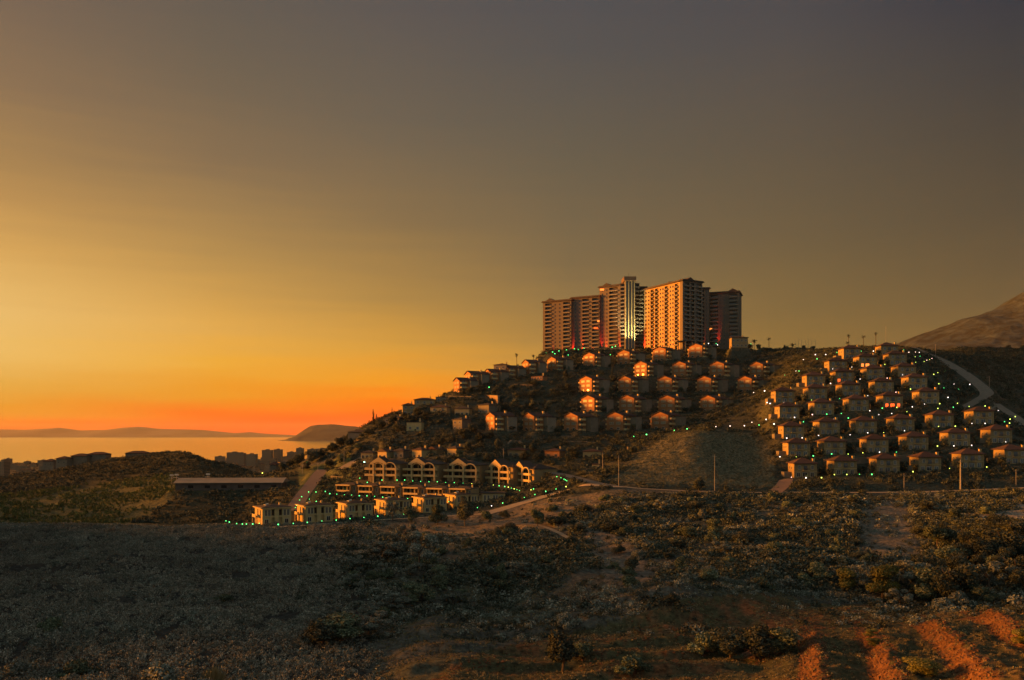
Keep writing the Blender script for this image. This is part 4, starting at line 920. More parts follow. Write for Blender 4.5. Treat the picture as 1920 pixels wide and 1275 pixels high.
# named trees: (px centre, base row, crown radius m, height m, kind, description)
for px, py, w, h, kind, desc in [
 (872,988,3.6,11.5,'dark','big dark round tree'), (820,984,3.4,8.5,'tree','round dark roadside tree'), (770,980,2.8,6.5,'tree','smaller dark roadside tree'), (737,976,3.2,7.5,'olive','loose grey-green roadside tree'),
 (1310,924,2.9,6.8,'dark','dark round tree beside the road'), (1007,986,2.2,6.4,'tree','slim dark tree on the path'), (787,1072,4.6,10.5,'olive','large loose olive tree'), (720,1052,4.6,5.8,'olive','broad olive tree'), (765,1020,3.8,6.5,'olive','olive tree in the hollow'),
 (1586,1108,3.3,5.2,'bright','bright green round tree'), (1655,1122,4.2,7.6,'bright','tall bright crown'), (1708,1118,4.4,8.6,'olive','large grey-green crown'), (1736,1128,4.6,8.4,'tree','dense dark crown'), (1690,1140,3.0,4.6,'olive','low grey round tree'),
 (1620,1112,3.2,6.0,'olive','pale olive crown'), (1538,1092,2.8,5.0,'tree','small dark round tree'), (1790,1130,4.6,9.0,'dark','dark heavy crown'), (1850,1110,5.0,7.4,'olive','broad grey-green tree'), (1905,1100,5.0,8.2,'dark','dark tree at the picture edge'),
 (1880,1050,6.,10.,'dark','black-green tree mass'), (1830,1060,5.,8.,'dark','black-green tree'), (1780,1070,4.4,7.,'tree','dark green tree'), (1910,1030,5.6,9.,'dark','tall black-green tree'), (1860,1010,4.6,6.,'dark','dark tree on the bank'),
 (1845,1130,3.0,4.2,'tree','small round tree at the terrace edge'), (1800,1140,2.6,3.6,'obush','low bush at the terrace edge'), (1770,1148,2.4,3.4,'obush','grey bush at the terrace edge'), (1510,1098,2.6,3.4,'bush','low dark bush on the hedge line'), (1470,1102,2.6,3.2,'obush','grey-green bush on the hedge line'),
 (1430,1104,2.4,3.0,'bush','rounded bush on the hedge line'), (1260,1136,1.6,2.6,'dark','small black-green bush on the bank edge'), (1062,1176,2.0,3.2,'obush','grey-green bush at the bank corner'), (1200,1130,2.0,2.8,'obush','pale bush by the dirt patch'),
 (640,1205,4.6,6.4,'tree','big dark shrub tree'), (600,1215,3.8,5.0,'dark','dark shrub tree'), (690,1195,3.6,4.6,'olive','grey shrub tree'), (735,1150,3.4,4.6,'olive','olive shrub'), (790,1130,3.6,5.0,'tree','dark shrub tree in the hollow'), (850,1140,3.,3.8,'olive','grey-green shrub'),
 (980,1090,3.0,4.6,'olive','upright grey tree'), (940,1110,2.8,3.4,'bush','low dark bush'), (1052,1262,3.4,7.0,'dark','dark pine at the bottom edge'), (300,1288,3.4,4.2,'obush','rounded grey bush at the bottom edge'), (1500,990,3.0,4.4,'tree','dark bush tree'), (1340,1000,3.,5.2,'tree','upright dark bush'),
 (1300,960,3.0,4.6,'dark','dark bush tree under the road'), (1240,960,3.2,4.8,'olive','grey bush tree under the road'), (1190,965,3.,4.4,'tree','dark bush tree under the road'), (1150,1000,3.6,4.2,'dark','broad dark bush'), (1100,960,3.,3.4,'dark','low dark bush'), (1040,985,3.4,3.8,'dark','broad dark bush by the path'),
 (930,1010,3.2,3.4,'dark','dark bush below the dirt patch'), (960,1000,3.2,3.8,'dark','dark bush below the path'), (1085,1000,2.6,3.0,'dark','dark round bush'), (1160,1040,2.2,2.6,'dark','small dark round bush'), (1180,1100,2.4,2.8,'bush','dark round bush in the gully'), (1290,1010,3.4,4.6,'tree','thick dark bush'),
 (1400,1020,3.4,4.2,'dark','thick black-green bush'), (1350,1040,3.2,3.8,'olive','grey bush'), (1450,1040,3.2,4.0,'bush','dark bush'), (1560,1010,3.,3.6,'bush','dark bush on the slope'), (1740,960,3.2,4.0,'dark','dark bush under the road'), (1790,975,3.2,4.4,'tree','green bush under the road'), (1850,965,2.8,3.4,'bush','bush by the scree'),
 (1420,1240,3.6,6.,'dark','dark thicket tree on the lower bank'), (1370,1236,3.2,5.4,'dark','dark thicket tree'), (1470,1225,3.4,5.0,'tree','green thicket tree'), (1330,1228,2.6,3.6,'bush','low thicket bush'), (1190,1262,2.4,2.8,'bush','green bush at the bottom edge'), (1090,1236,2.2,2.8,'bush','green bush on the lower terrace'),
 (1640,1216,1.2,1.6,'bright','small yellow-green bush on the orange bank'), (1732,1268,2.4,2.6,'bright','yellow-green bush at the bottom edge'), (1918,1216,1.6,2.6,'bright','yellow bush at the right edge'), (1632,1196,1.1,1.5,'bright','tiny yellow bush on the orange bank'),
 (150,1268,2.6,3.,'bush','dark green bush at the lower left'), (95,1180,2.4,2.6,'bush','dark bush on the grey slope'), (420,1130,2.2,2.2,'bush','lone dark bush on the grey slope'), (30,1270,2.8,3.,'obush','bush in the lower left corner'),
]:
    x, y, z = ground(px, py)
    tree(x, y, w*1.22, h, kind, desc, 'trees and bushes of the foreground', 'bush' if 'bush' in desc or 'shrub' in desc else 'tree', 'bush' != kind and kind != 'obush', z)
rq = random.Random(9)
for i in range(24):
    px = rq.uniform(1730, 1925); py = rq.uniform(1000, 1125)
    x, y, z = ground(px, py); tree(x, y, rq.uniform(3.2, 5), rq.uniform(4.5, 8), rq.choice(('dark', 'dark', 'tree')), 'black-green tree of the right thicket', 'trees and bushes of the foreground', 'tree', True, z)
for i in range(70):
    px = rq.uniform(900, 1700); py = rq.uniform(935, 1090); x, y, z = ground(px, py)
    if 1640 < px < 1740 and py > 940 and py < 1050: continue
    tree(x, y, rq.uniform(1.8, 3.4), rq.uniform(2., 4.4), rq.choice(('bush', 'dark', 'obush', 'bush')), 'dark rounded bush on the slope under the road', 'trees and bushes of the foreground', 'bush', False, z)
for i in range(26):
    px = rq.uniform(650, 900); py = rq.uniform(1010, 1180); x, y, z = ground(px, py)
    tree(x, y, rq.uniform(1.8, 3.4), rq.uniform(2.4, 4.6), rq.choice(('bush', 'olive', 'tree')), 'dark bush of the central hollow', 'trees and bushes of the foreground', 'bush', False, z)
# dark trees of the left flank, the valley and the ridge lines
for px, py, w, h, kind, desc in [
 (700,803,2.,9,'cypress','dark cypress at the left end of the ridge'), (706,800,1.8,7,'cypress','second cypress on the ridge'), (715,806,3.4,6,'dark','dark tree under the cypresses'), (735,800,3.6,7,'dark','dark tree by the hip-roofed house'), (745,812,3.6,6,'dark','dark tree under the hip-roofed house'),
 (735,781,1.,5,'cypress','thin spire on the house roofline'), (760,790,3.4,5.,'dark','dark tree'), (770,797,3.6,6,'dark','dark tree'), (785,781,3.4,5,'dark','dark tree on the flank'), (800,790,3.2,5,'dark','dark tree on the flank'), (690,820,3.6,5,'dark','dark low tree'),
 (640,838,4,6,'dark','dark tree on the shoulder'), (655,842,4,6,'dark','dark tree on the shoulder'), (672,846,3.6,5,'tree','tree under the lit wall'), (623,850,4,6,'dark','dark tree on the lower shoulder'), (600,862,4,6,'dark','dark tree by the village road'), (585,870,4.4,7.5,'dark','dark tree at the head of the village road'), (560,874,4.4,8,'dark','dark tree left of the village road'), (545,878,4,6.5,'dark','dark tree in the valley'), (530,882,4,5,'dark','dark valley tree'), (575,884,3,5,'dark','dark tree beside the lane'), (620,880,3.4,6,'dark','dark tree right of the village road'), (640,868,3.4,6,'tree','dark roadside tree'),
 (884,815,3.4,6,'dark','dark tree left of the pink villas'), (870,826,3.4,6,'dark','dark tree'), (845,832,3,5.6,'dark','dark tree'), (900,832,3.6,6,'dark','dark tree'), (920,826,3.,5,'dark','dark tree'), (935,845,3.4,6,'dark','dark tree'), (880,848,3.2,6,'dark','dark tree'), (860,862,3,5,'tree','tree'), (826,838,2.6,4,'dark','dark tree'), (1000,852,3.2,6,'dark','dark tree'), (1075,862,3.6,6.,'dark','dark tree'), (1064,872,1.6,5.5,'dark','narrow dark tree'), (985,866,3.4,5.5,'dark','dark tree'), (915,868,3,5.2,'dark','dark tree'), (1012,866,3,4.4,'dark','dark tree'), (1140,868,3,5,'dark','dark tree'), (1185,852,2.6,4,'dark','dark tree'), (1160,868,2.4,4.6,'dark','dark tree'),
 (986,700,3.4,6,'dark','dark tree between skyline villas'), (1002,726,3.,4.4,'dark','dark tree'), (960,735,3.,4.6,'dark','dark tree'), (900,737,3.2,4.6,'dark','dark tree'), (866,742,3,4,'dark','dark tree'), (884,738,3,4.6,'dark','dark tree'), (930,739,3,4,'dark','dark tree'), (948,775,3.4,6,'dark','dark tree'), (968,765,3.4,6,'smallg','grey-green tree'), (1000,770,3.4,6,'smallg','grey-green tree'), (1030,770,3.4,6.4,'smallg','grey tree'), (1055,770,3.4,6,'smallg','grey tree'), (985,786,3,5,'dark','dark tree'), (1010,790,3,5,'dark','dark tree'), (950,795,3,5,'dark','dark tree'), (1040,745,3.4,5,'dark','dark tree'), (1000,748,3.4,5,'dark','dark tree'), (970,750,3.,5,'dark','dark tree'), (1060,712,3,6,'dark','dark tree'), (1148,708,1.6,10,'cypress','tall cypress above the third row'), (1150,718,3,5,'dark','dark tree'), (1065,735,2.8,5,'dark','dark tree'),
]:
    x, y, z = ground(px, py-2, 400 if px < 1100 else 380); tree(x, y, w, h, kind, desc, 'trees of the hillside', 'tree', True, z)
# tree line at the foot of the tower block and along the hilltop
for i, px in enumerate(list(range(1058, 1160, 22))+list(range(1180, 1370, 18))):
    d = 640; x = P(px, d); y = d+random.uniform(-6, 6); tree(x, y, random.uniform(2.2, 3.4), random.uniform(3.4, 6.5), 'small', 'small dark tree at the foot of the tower block,', 'trees at the foot of the tower block')
for i, px in enumerate(range(1405, 1720, 17)):
    if 1440 < px < 1512 and i % 2: continue
    d = 655+8*sin(i*2.1); x = P(px, d); tree(x, d, random.uniform(2.2, 3.6), random.uniform(3., 6.), 'small', 'small dark tree on the hilltop skyline', 'trees along the hilltop')
for i, px in enumerate(range(1735, 1925, 26)):
    d = 660+6*sin(i*1.7); tree(P(px, d), d, random.uniform(2., 3.), random.uniform(2.6, 4.), 'small', 'small dark tree on the far right ridge', 'trees along the right ridge')
# trees between the villas
def free(x, y, marg=.8):
    for cx, cy, c, s, hx, hy, pz, bl in PADS:
        u = (x-cx)*c+(y-cy)*s; v = -(x-cx)*s+(y-cy)*c
        if abs(u) < hx+marg and abs(v) < hy+marg-1.5: return False
    for pts, hw, bl in ROADS:
        if np.min(np.hypot(pts[:, 0]-x, pts[:, 1]-y)) < hw+2.2: return False
    return True
for k, (x, y, z) in enumerate(RVP):
    for dx, dy in ((RVW/2+4.0, 2.5), (-RVW/2-2.6, -2.6))[:1 if RV[k][5] == 0 else 2]:
        xx, yy = x+dx+random.uniform(-.8, .8), y+dy+random.uniform(-1, 1)
        if free(xx, yy, -.6): tree(xx, yy, random.uniform(1.8, 2.9), random.uniform(3., 5.2), random.choice(('small', 'small', 'smallg')), 'small dark garden tree', 'garden trees between the red-roofed villas')
for k, ((x, y, z), q) in enumerate(zip(OVP, ORV)):
    for dx, dy in ((-8.5, -2.), (10, -3))[:2 if k % 2 else 1]:
        xx, yy = x+dx+random.uniform(-1.2, 1.2), y+dy+random.uniform(-1, 1)
        tree(xx, yy, random.uniform(1.9, 3.), random.uniform(2.6, 4.2), random.choice(('small', 'smallg')), 'small dark garden tree', 'garden trees between the pink villas')
# palms
def palmmesh(seed, big=1.):
    r = random.Random(seed); mb = MB()
    for i in range(26):
        a = r.uniform(0, 2*pi); el = r.uniform(-.5, 1.2); Lf = 2.3*big*r.uniform(.8, 1.1); p = Vector((0, 0, 0)); dr = Vector((cos(a)*cos(el), sin(a)*cos(el), sin(el))); sd_ = Vector((-sin(a), cos(a), 0))
        pts = []
        for j in range(6): pts.append(p.copy()); p = p+dr*Lf/5; dr = (dr+Vector((0, 0, -.28))).normalized()
        for j in range(5):
            w0, w1 = .34*big*(1-j/6), .34*big*(1-(j+1)/6); b = len(mb.v)
            mb.v += [tuple(pts[j]-sd_*w0-Vector((0,0,.12))), tuple(pts[j]), tuple(pts[j]+sd_*w0-Vector((0,0,.12))), tuple(pts[j+1]-sd_*w1-Vector((0,0,.12))), tuple(pts[j+1]), tuple(pts[j+1]+sd_*w1-Vector((0,0,.12)))]
            mb.f += [(b, b+1, b+4, b+3), (b+1, b+2, b+5, b+4)]
    return mb.mesh('fronds', LM_dark)
PM = [palmmesh(i) for i in range(3)]
for px, top, base, d, lab in [(969,664,686,578,'lone slim palm against the orange sky left of the tower block'), (1000,666,690,600,'short palm behind the skyline villas'), (1414,638,656,640,'leaning palm right of the tower block'), (1400,642,656,640,'low palm nearest the two-storey ochre house'), (1442,634,658,640,'upright palm, third right of the tower block'), (1486,645,660,640,'broad low palm left of the flagpoles'), (1591,628,655,600,'tall palm, first of the three on the right hilltop'), (1589,641,656,600,'short palm below the tall first one'), (1619,630,652,600,'palm in the middle of the right hilltop three'), (1642,624,650,605,'tallest slim palm at the right of the three')]:
    x = P(px, d); z0 = h1(x, d); zt = (HZ-top)/F*d; t = empty('palm_tree', (x, d, z0)); c = nobj('fronds', PM[px % 3], t); c.location.z = zt-z0-.7
    if px in (1486, 1414): c.scale = (1.3, 1.3, 1.1)
    else: c.scale = (.72, .72, .95)
    MB().tube((0, 0, -1), (random.uniform(-.2, .2), 0, zt-z0-.7), .26, .17, 7).build('trunk', M_wood, t); tag(t, lab, 'palm', 'palm trees')
# straw tuft at the bottom edge
x, y, z = ground(402, 1284)
r = np.random.default_rng(3); C = r.normal(0, 1, (500, 3))*[1.4, .9, 0]; C[:, 2] = r.random(500)*2.0*np.exp(-(C[:, 0]**2)/3); T_ = MB()
for i in range(420):
    a = r.uniform(0, 6.28); q = abs(r.normal(0, .7)); x0, y0 = q*1.3*cos(a), q*sin(a); hh = r.uniform(.8, 2.6)*math.exp(-q*q/2.2); lx, ly = cos(a)*.5*q+r.normal(0, .2), sin(a)*.3
    b = len(T_.v); T_.v += [(x0-.05, y0, 0), (x0+.05, y0, 0), (x0+lx+.02, y0+ly, hh), (x0+lx-.02, y0+ly, hh)]; T_.f.append((b, b+1, b+2, b+3))
tag(T_.build('grass_tuft', LM_straw, None, (x, y, z)), 'pale yellow dry grass tuft at the bottom edge', 'grass tuft')

# ------------------------------------------------------------------ scrub and ground cover (nobody could count it)
def template(n, r, leaf, squash=.8):
    lobes = [(r.uniform(-.45, .45), r.uniform(-.45, .45), r.uniform(.1, .5), r.uniform(.35, .6), r.uniform(.3, .5)*squash) for _ in range(4)]
    C, U = crown_pts(lobes, n, r, .7); C[:, 2] = np.abs(C[:, 2]); U[:, 2] = np.abs(U[:, 2]); return leafquads(C, U, leaf, r)
def scatter(name, pts, sizes, tmpl, m, label=None, zs=1.):
    Vs = []; z = H(pts[:, 0], pts[:, 1]); n = len(pts); k = rng.integers(0, len(tmpl), n); a = rng.random(n)*2*pi
    for j, T_ in enumerate(tmpl):
        ii = np.where(k == j)[0]; ca, sa = np.cos(a[ii])[:, None], np.sin(a[ii])[:, None]; s_ = sizes[ii][:, None]
        X = pts[ii, 0][:, None]+s_*(T_[None, :, 0]*ca-T_[None, :, 1]*sa); Yv = pts[ii, 1][:, None]+s_*(T_[None, :, 0]*sa+T_[None, :, 1]*ca)
        Z = z[ii][:, None]+s_*zs*T_[None, :, 2]-.08; Vs.append(np.stack([X, Yv, Z], -1).reshape(-1, 3))
    o = nobj(name, qmesh(name, np.concatenate(Vs), m)); tag(o, label, None, None, 'stuff'); return o
def sample(n, u0, u1, y0, y1):
    """even over the ground: columns u in photo pixels, depth y"""
    y = np.sqrt(rng.random(n)*(y1**2-y0**2)+y0**2); u = rng.uniform(u0, u1, n); return np.stack([(u-CX)/F*y, y], 1), u
def clear(p, marg=.4):
    x, y = p.T; ok = np.ones(len(p), bool)
    for cx, cy, c, s, hx, hy, pz, bl in PADS:
        u = (x-cx)*c+(y-cy)*s; v = -(x-cx)*s+(y-cy)*c; ok &= ~((np.abs(u) < hx+marg) & (np.abs(v) < hy+marg))
    for pts, hw, bl in ROADS:
        lo = pts.min(0)-8; hi = pts.max(0)+8; ii = np.where((x > lo[0]) & (x < hi[0]) & (y > lo[1]) & (y < hi[1]))[0]
        if len(ii): ok[ii] &= np.min(np.hypot(x[ii][:, None]-pts[None, :, 0], y[ii][:, None]-pts[None, :, 1]), 1) > hw+1.0
    return ok
r_ = np.random.default_rng(5)
T_s = [template(72, r_, .115) for _ in range(6)]; T_m = [template(90, r_, .12) for _ in range(6)]; T_t = [template(26, r_, .2) for _ in range(6)]
def proj(p): z = base_h(p[:, 0], p[:, 1]); return pix(p[:, 0], p[:, 1], z)
# grey scrub of the left slope
p, u = sample(27000, -190, 760, 122, 318); a, b = proj(p)
keep = (fbm(p[:, 0]/7, p[:, 1]/7) > -.16) & (a < 700+fbm(p[:, 0]/9, p[:, 1]/9)*160) & clear(p, 1.5) & (b > 983)
p = p[keep]; scatter('scrub', p, rng.uniform(.5, 1.25, len(p)), T_s, LM_scrub, zs=1.35)
# dark maquis of the middle slope
p, u = sample(19500, 560, 2160, 150, 341); a, b = proj(p)
den = fbm(p[:, 0]/16+5, p[:, 1]/16)+.5*fbm(p[:, 0]/5, p[:, 1]/5)
bare = np.zeros(len(p), bool)
for poly in ([(690,975),(900,945),(1100,915),(1180,925),(1090,960),(1050,990),(900,1000),(760,1005)], [(1090,990),(1180,1010),(1230,1080),(1220,1130),(1150,1120),(1120,1060)], [(1640,935),(1700,950),(1730,1045),(1620,1045),(1600,960)], [(1820,930),(1920,930),(1920,1010),(1860,990)], [(1040,1195),(1290,1122),(1500,1112),(1640,1140),(1640,1210),(1040,1290)]):
    bare |= inpoly(a+fbm(p[:, 0]/3, p[:, 1]/3)*30, b, poly)
keep = (den > -.17) & ~(bare & (rng.random(len(p)) > .15)) & clear(p, .3) & ((a > 640) | (b > 1010)) & (b > 915)
q = p[keep]; w = rng.random(len(q)); sz = rng.uniform(.7, 1.9, len(q))*(.75+2.2*np.clip(den[keep]+.05, 0, .4))
g1 = w < .45; g2 = (w >= .45) & (w < .78); g3 = w >= .78
scatter('maquis', q[g1], sz[g1], T_m, LM_dark); scatter('olive_maquis', q[g2], sz[g2], T_m, LM_olive); scatter('grey_maquis', q[g3], sz[g3]*.8, T_s, LM_scrub)
# low growth on bare soil, fields and terraces
p, u = sample(33000, 700, 2160, 98, 200); a, b = proj(p); keep = (b > 1090) & (fbm(p[:, 0]/4, p[:, 1]/4) > -.09) & clear(p)
Rmask = (p[:, 0] > 38) & (p[:, 1] < 148); s = (p[:, 0]-50-.34*(p[:, 1]-120)+1.5*fbm(p[:, 0]/20, p[:, 1]/9))/9.8; fr = s-np.floor(s); keep &= ~(Rmask & (fr < .30) & (rng.random(len(p)) > .4))
p = p[keep]; scatter('field_weeds', p, rng.uniform(.16, .5, len(p)), T_t, LM_weeds)
# hedge line on top of the bank
hp = [(1010,1205,168),(1050,1190,172),(1090,1172,176),(1140,1160,178),(1200,1147,180),(1250,1138,182),(1300,1122,184),(1360,1114,186),(1420,1106,188),(1480,1102,190),(1540,1106,190),(1600,1122,186),(1650,1132,184)]
hx = np.interp(np.linspace(0, 1, 420), np.linspace(0, 1, len(hp)), [P(q[0], q[2]) for q in hp]); hy = np.interp(np.linspace(0, 1, 420), np.linspace(0, 1, len(hp)), [q[2] for q in hp])
scatter('hedge_growth', np.stack([hx+rng.normal(0, .35, 420), hy+rng.normal(0, .5, 420)], 1), rng.uniform(.8, 1.3, 420), T_m, LM_olive, zs=1.2)
# hillside growth between the villas
p, u = sample(42000, 600, 2160, 346, 690); keep = clear(p, -.2) & ((fbm(p[:, 0]/12, p[:, 1]/12)+.5*fbm(p[:, 0]/4, p[:, 1]/4)) > -.13); a, b = proj(p)
mound = inpoly(a, b, [(1140,905),(1200,850),(1260,806),(1400,812),(1450,850),(1460,915)]) & (p[:, 1] < 440)
keep &= ~(mound & (rng.random(len(p)) > .25)) & (p[:, 0] > -135)
q = p[keep]; mm = mound[keep]; w = np.where(mm, .3+.7*rng.random(len(q)), .8*rng.random(len(q))); sz = rng.uniform(.7, 1.6, len(q))*np.where(mm, .6, 1)
scatter('hillside_scrub', q[w < .6], sz[w < .6], T_t, LM_dark); scatter('pale_hillside_scrub', q[w >= .6], sz[w >= .6], T_t, LM_hill)
q = p[keep]; q = q[(fbm(q[:, 0]/9+3, q[:, 1]/9) > -.11) & ~mound[keep] & clear(q, 2.6)][:8500]; scatter('hillside_thicket', q, rng.uniform(1.5, 3.0, len(q)), T_m, LM_dark)
rk = lambda: np.array([[c[i] for i in f] for c in [np.array([(x_, y_, z_) for x_ in (-1, 1) for y_ in (-1, 1) for z_ in (-1, 1)])*.5+r_.normal(0, .14, (8, 3))] for f in ((0, 1, 3, 2), (4, 6, 7, 5), (0, 4, 5, 1), (2, 3, 7, 6), (0, 2, 6, 4), (1, 5, 7, 3))]).reshape(-1, 3)
T_r = [rk() for _ in range(6)]
M_clod = mat('soil_clods', (.15, .074, .036), var=.4, scale=.3); M_stn = mat('loose_stone', (.22, .20, .165), var=.4, scale=.2)
p2, u = sample(32000, 1380, 2160, 98, 160); s = (p2[:, 0]-50-.34*(p2[:, 1]-120)+1.5*fbm(p2[:, 0]/20, p2[:, 1]/9))/9.8; fr = s-np.floor(s)
p2 = p2[(p2[:, 0] > 38) & (fr < .42)]; scatter('soil_clods', p2, rng.uniform(.12, .5, len(p2))**1.3, T_r, M_clod)
p2, u = sample(9000, 800, 1900, 130, 182); a, b = proj(p2); p2 = p2[inpoly(a, b, [(800,1290),(900,1215),(1040,1195),(1290,1120),(1640,1125),(1640,1210),(1400,1290)]) & (fbm(p2[:, 0]/3, p2[:, 1]/3) > .03)]; scatter('field_clods', p2, rng.uniform(.1, .4, len(p2)), T_r, M_clod)
p2, u = sample(9000, 0, 1990, 150, 400); a, b = proj(p2); k_ = (fbm(p2[:, 0]/9+2, p2[:, 1]/9) > .12) | inpoly(a, b, [(1640,935),(1700,950),(1730,1045),(1620,1045),(1600,960)]) | inpoly(a, b, [(1820,930),(1920,930),(1920,1010),(1860,990)]); p2 = p2[k_ & clear(p2, 1)]; scatter('loose_stones', p2, rng.uniform(.08, .42, len(p2)), T_r, M_stn)
p2, u = sample(7000, 1130, 1470, 352, 440); a, b = proj(p2); p2 = p2[inpoly(a, b, [(1140,905),(1200,850),(1260,806),(1400,812),(1450,850),(1460,915)])]; scatter('mound_grass', p2, rng.uniform(.25, .8, len(p2)), T_t, LM_hill)
p2, u = sample(2600, -90, 720, 122, 312); p2 = p2[fbm(p2[:, 0]/11, p2[:, 1]/11) > -.02]; scatter('green_scrub', p2, rng.uniform(.8, 1.7, len(p2)), T_m, LM_olive)
p2, u = sample(6600, 640, 2160, 180, 338); a, b = proj(p2); k_ = (fbm(p2[:, 0]/15+5, p2[:, 1]/15) > -.05) & ~inpoly(a, b, [(1630,930),(1710,950),(1740,1045),(1600,1045)]) & ~inpoly(a, b, [(1090,985),(1190,1010),(1230,1080),(1220,1130),(1150,1120)]) & ~inpoly(a, b, [(690,975),(900,945),(1100,915),(1150,930),(1000,990),(880,1010),(760,1005)]) & (b < 1115) & clear(p2, 1); p2 = p2[k_]; scatter('dark_thicket', p2, rng.uniform(1.3, 3.0, len(p2)), T_m, LM_dark)
# plantation and rough ground to the left
p, u = sample(16000, -190, 560, 345, 760); a, b = proj(p); keep = clear(p, 0) & (fbm(p[:, 0]/14, p[:, 1]/14) > -.12)
pl = inpoly(a, b, [(-60,935),(200,905),(330,888),(330,930),(240,985),(-60,1000)]) & (p[:, 1] < 560)
q = p[keep & pl]; scatter('banana_plantation', q, rng.uniform(1.0, 1.7, len(q)), T_t, LM_banana, zs=1.5)
q = p[keep & ~pl]; scatter('left_hill_scrub', q, rng.uniform(.9, 2.3, len(q)), T_t, LM_dark)
p, u = sample(1500, -80, 470, 560, 760); keep = fbm(p[:, 0]/30, p[:, 1]/30) > 0.0; q = p[keep]; scatter('dark_hill_wood', q, rng.uniform(2.2, 3.8, len(q)), T_m, LM_dark)
p = np.stack([P(rng.uniform(40, 335, 420), 715.), np.zeros(420)], 1); p[:, 1] = rng.uniform(690, 728, 420); scatter('ridge_wood', p, rng.uniform(1.4, 3.0, 420), T_m, LM_dark)
p = np.stack([P(rng.uniform(-60, 520, 520), 300.), rng.uniform(293, 307, 520)], 1); p = p[clear(p, .5)]; scatter('crest_scrub', p, rng.uniform(.7, 1.9, len(p)), T_m, LM_olive)
# yellow flowering weeds under the road
p, u = sample(500, 1380, 1860, 310, 338); scatter('yellow_weeds', p, rng.uniform(.35, .75, len(p)), T_t, LM_green)

# ------------------------------------------------------------------ poles
def pole(px, top, base, d, lab, kind='utility', r=.14):
    x = P(px, d); z0 = h1(x, d); zt = (HZ-top)/F*d; h = zt-z0
    t = empty('utility_pole' if kind == 'utility' else kind, (x, d, z0)); MB().tube((0, 0, -1), (0, 0, h), r, r*.55).build('shaft', M_pole, t)
    if kind == 'utility': MB().box(-.9, .9, -.06, .06, h-.7, h-.58).build('crossarm', M_pole, t)
    elif kind == 'street_light': MB().tube((0, 0, h-.1), (1.4, -.3, h+.15), .05, .05).box(1.2, 1.9, -.45, -.15, h+.1, h+.22).build('arm', M_pole, t)
    tag(t, lab, {'utility': 'utility pole', 'flagpole': 'flagpole', 'mast': 'mast', 'street_light': 'street light'}[kind], 'flagpoles on the hilltop' if kind == 'flagpole' else None)
pole(1801,862,925,341,'thick pale pole rising in front of the fifth bottom-row villa', r=.36)
for a in [(1340,853,920,346,'tall grey pole beside the dark roadside tree'),(1160,854,911,352,'grey pole at the foot of the scrub mound'),(1695,888,915,347,'short grey pole below the third bottom-row villa'),(944,840,868,424,'thin pole above the fourth arched villa'),(1130,848,905,380,'thin pole by the pale cabin'),(1855,705,742,470,'pole on the bend of the hill road'),(1754,645,668,540,'pole at the top of the hill road'),(803,1046,1100,238,'thin leaning pole in the scrub hollow'),(651,1184,1222,165,'thin pole in front of the big dark shrub'),(645,845,886,452,'pole beside the side road'),(1905,880,915,350,'pole at the right end of the road'),(567,868,890,460,'pole at the head of the village road'),(596,866,890,462,'second pole at the head of the village road')]: pole(*a)
pole(1661,612,650,560,'thin mast on the hilltop above the highest villas', 'mast', .12)
for i, px in enumerate((1492,1497,1503,1510,1516,1522,1529)): pole(px, 636, 656, 650, ['leftmost','second','third','fourth','fifth','sixth','rightmost'][i]+' bare flagpole of the row on the hilltop', 'flagpole', .13)

x, y, z = at(1850, 733, 464); car = empty('parked_car', (x, y, h1(x, y)+.1), R(25))
b_c = MB().prism([(-2.1, .3), (2.1, .3), (2.15, .75), (1.3, .9), (-2.1, .95)], -.85, .85).build('body', M_dark, car)
MB().prism([(-1.8, .95), (1.0, .9), (.45, 1.42), (-1.35, 1.45)], -.75, .75).build('cabin', M_glass, car)
for wx in (-1.35, 1.35):
    for wy in (-.86, .86): MB().tube((wx, wy-.1, .33), (wx, wy+.1, .33), .33, .33, 10).build('wheel', M_dark, car)
tag(car, 'small dark car stopped at the hairpin of the hill road', 'car')
# ------------------------------------------------------------------ lamps
def lampmesh(h, key, r):
    me1 = MB().tube((0, 0, -.8), (0, 0, h-r), .06, .045, 6).mesh('post', M_dark); me2 = MB().ball((0, 0, h), r, 8, 6).mesh('globe', L_MAT[key]); return me1, me2
LMC = {}
def lamp(px, py, key, d0=300., d1=760., r=.27, h=1.9, big=False):
    # the ground point whose lamp head shows at this place in the photo
    Ys = np.arange(d0, d1, 1.); xs = (px-CX)/F*Ys; g_ = H(xs, Ys)+h-(HZ-py)/F*Ys; hit = np.where(g_ >= 0)[0]
    d = Ys[hit[0]] if len(hit) else Ys[int(np.argmax(g_))]; x = P(px, d); z = h1(x, d)
    for cx, cy, c, s, hx, hy, pz, bl in PADS:      # never inside a building: step in front of it
        u = (x-cx)*c+(d-cy)*s; v = -(x-cx)*s+(d-cy)*c
        if abs(u) < hx-.3 and abs(v) < hy-.3 and cx != 125: d = d-(v+hy)-.6; x = P(px, d); z = h1(x, d); break
    r = r*random.choice((.55, .68, .8, .95))
    hh = max(1.0, (HZ-py)/F*d-z); hh = min(hh, 6.)
    kk = (round(hh, 1), key, round(r, 3))
    if kk not in LMC: LMC[kk] = lampmesh(kk[0], key, kk[2])
    t = empty('garden_lamp' if not big else 'street_lamp', (x, d, z)); nobj('post', LMC[kk][0], t); nobj('globe', LMC[kk][1], t)
    cn = {'g': 'green', 'w': 'white', 'y': 'yellow', 'p': 'pink', 'c': 'cyan'}[key]
    later(t, px, py, f'small {cn} globe lamp' if not big else f'big bright {cn} lamp', 'lamp', 'glowing lamps on the hillside', d)
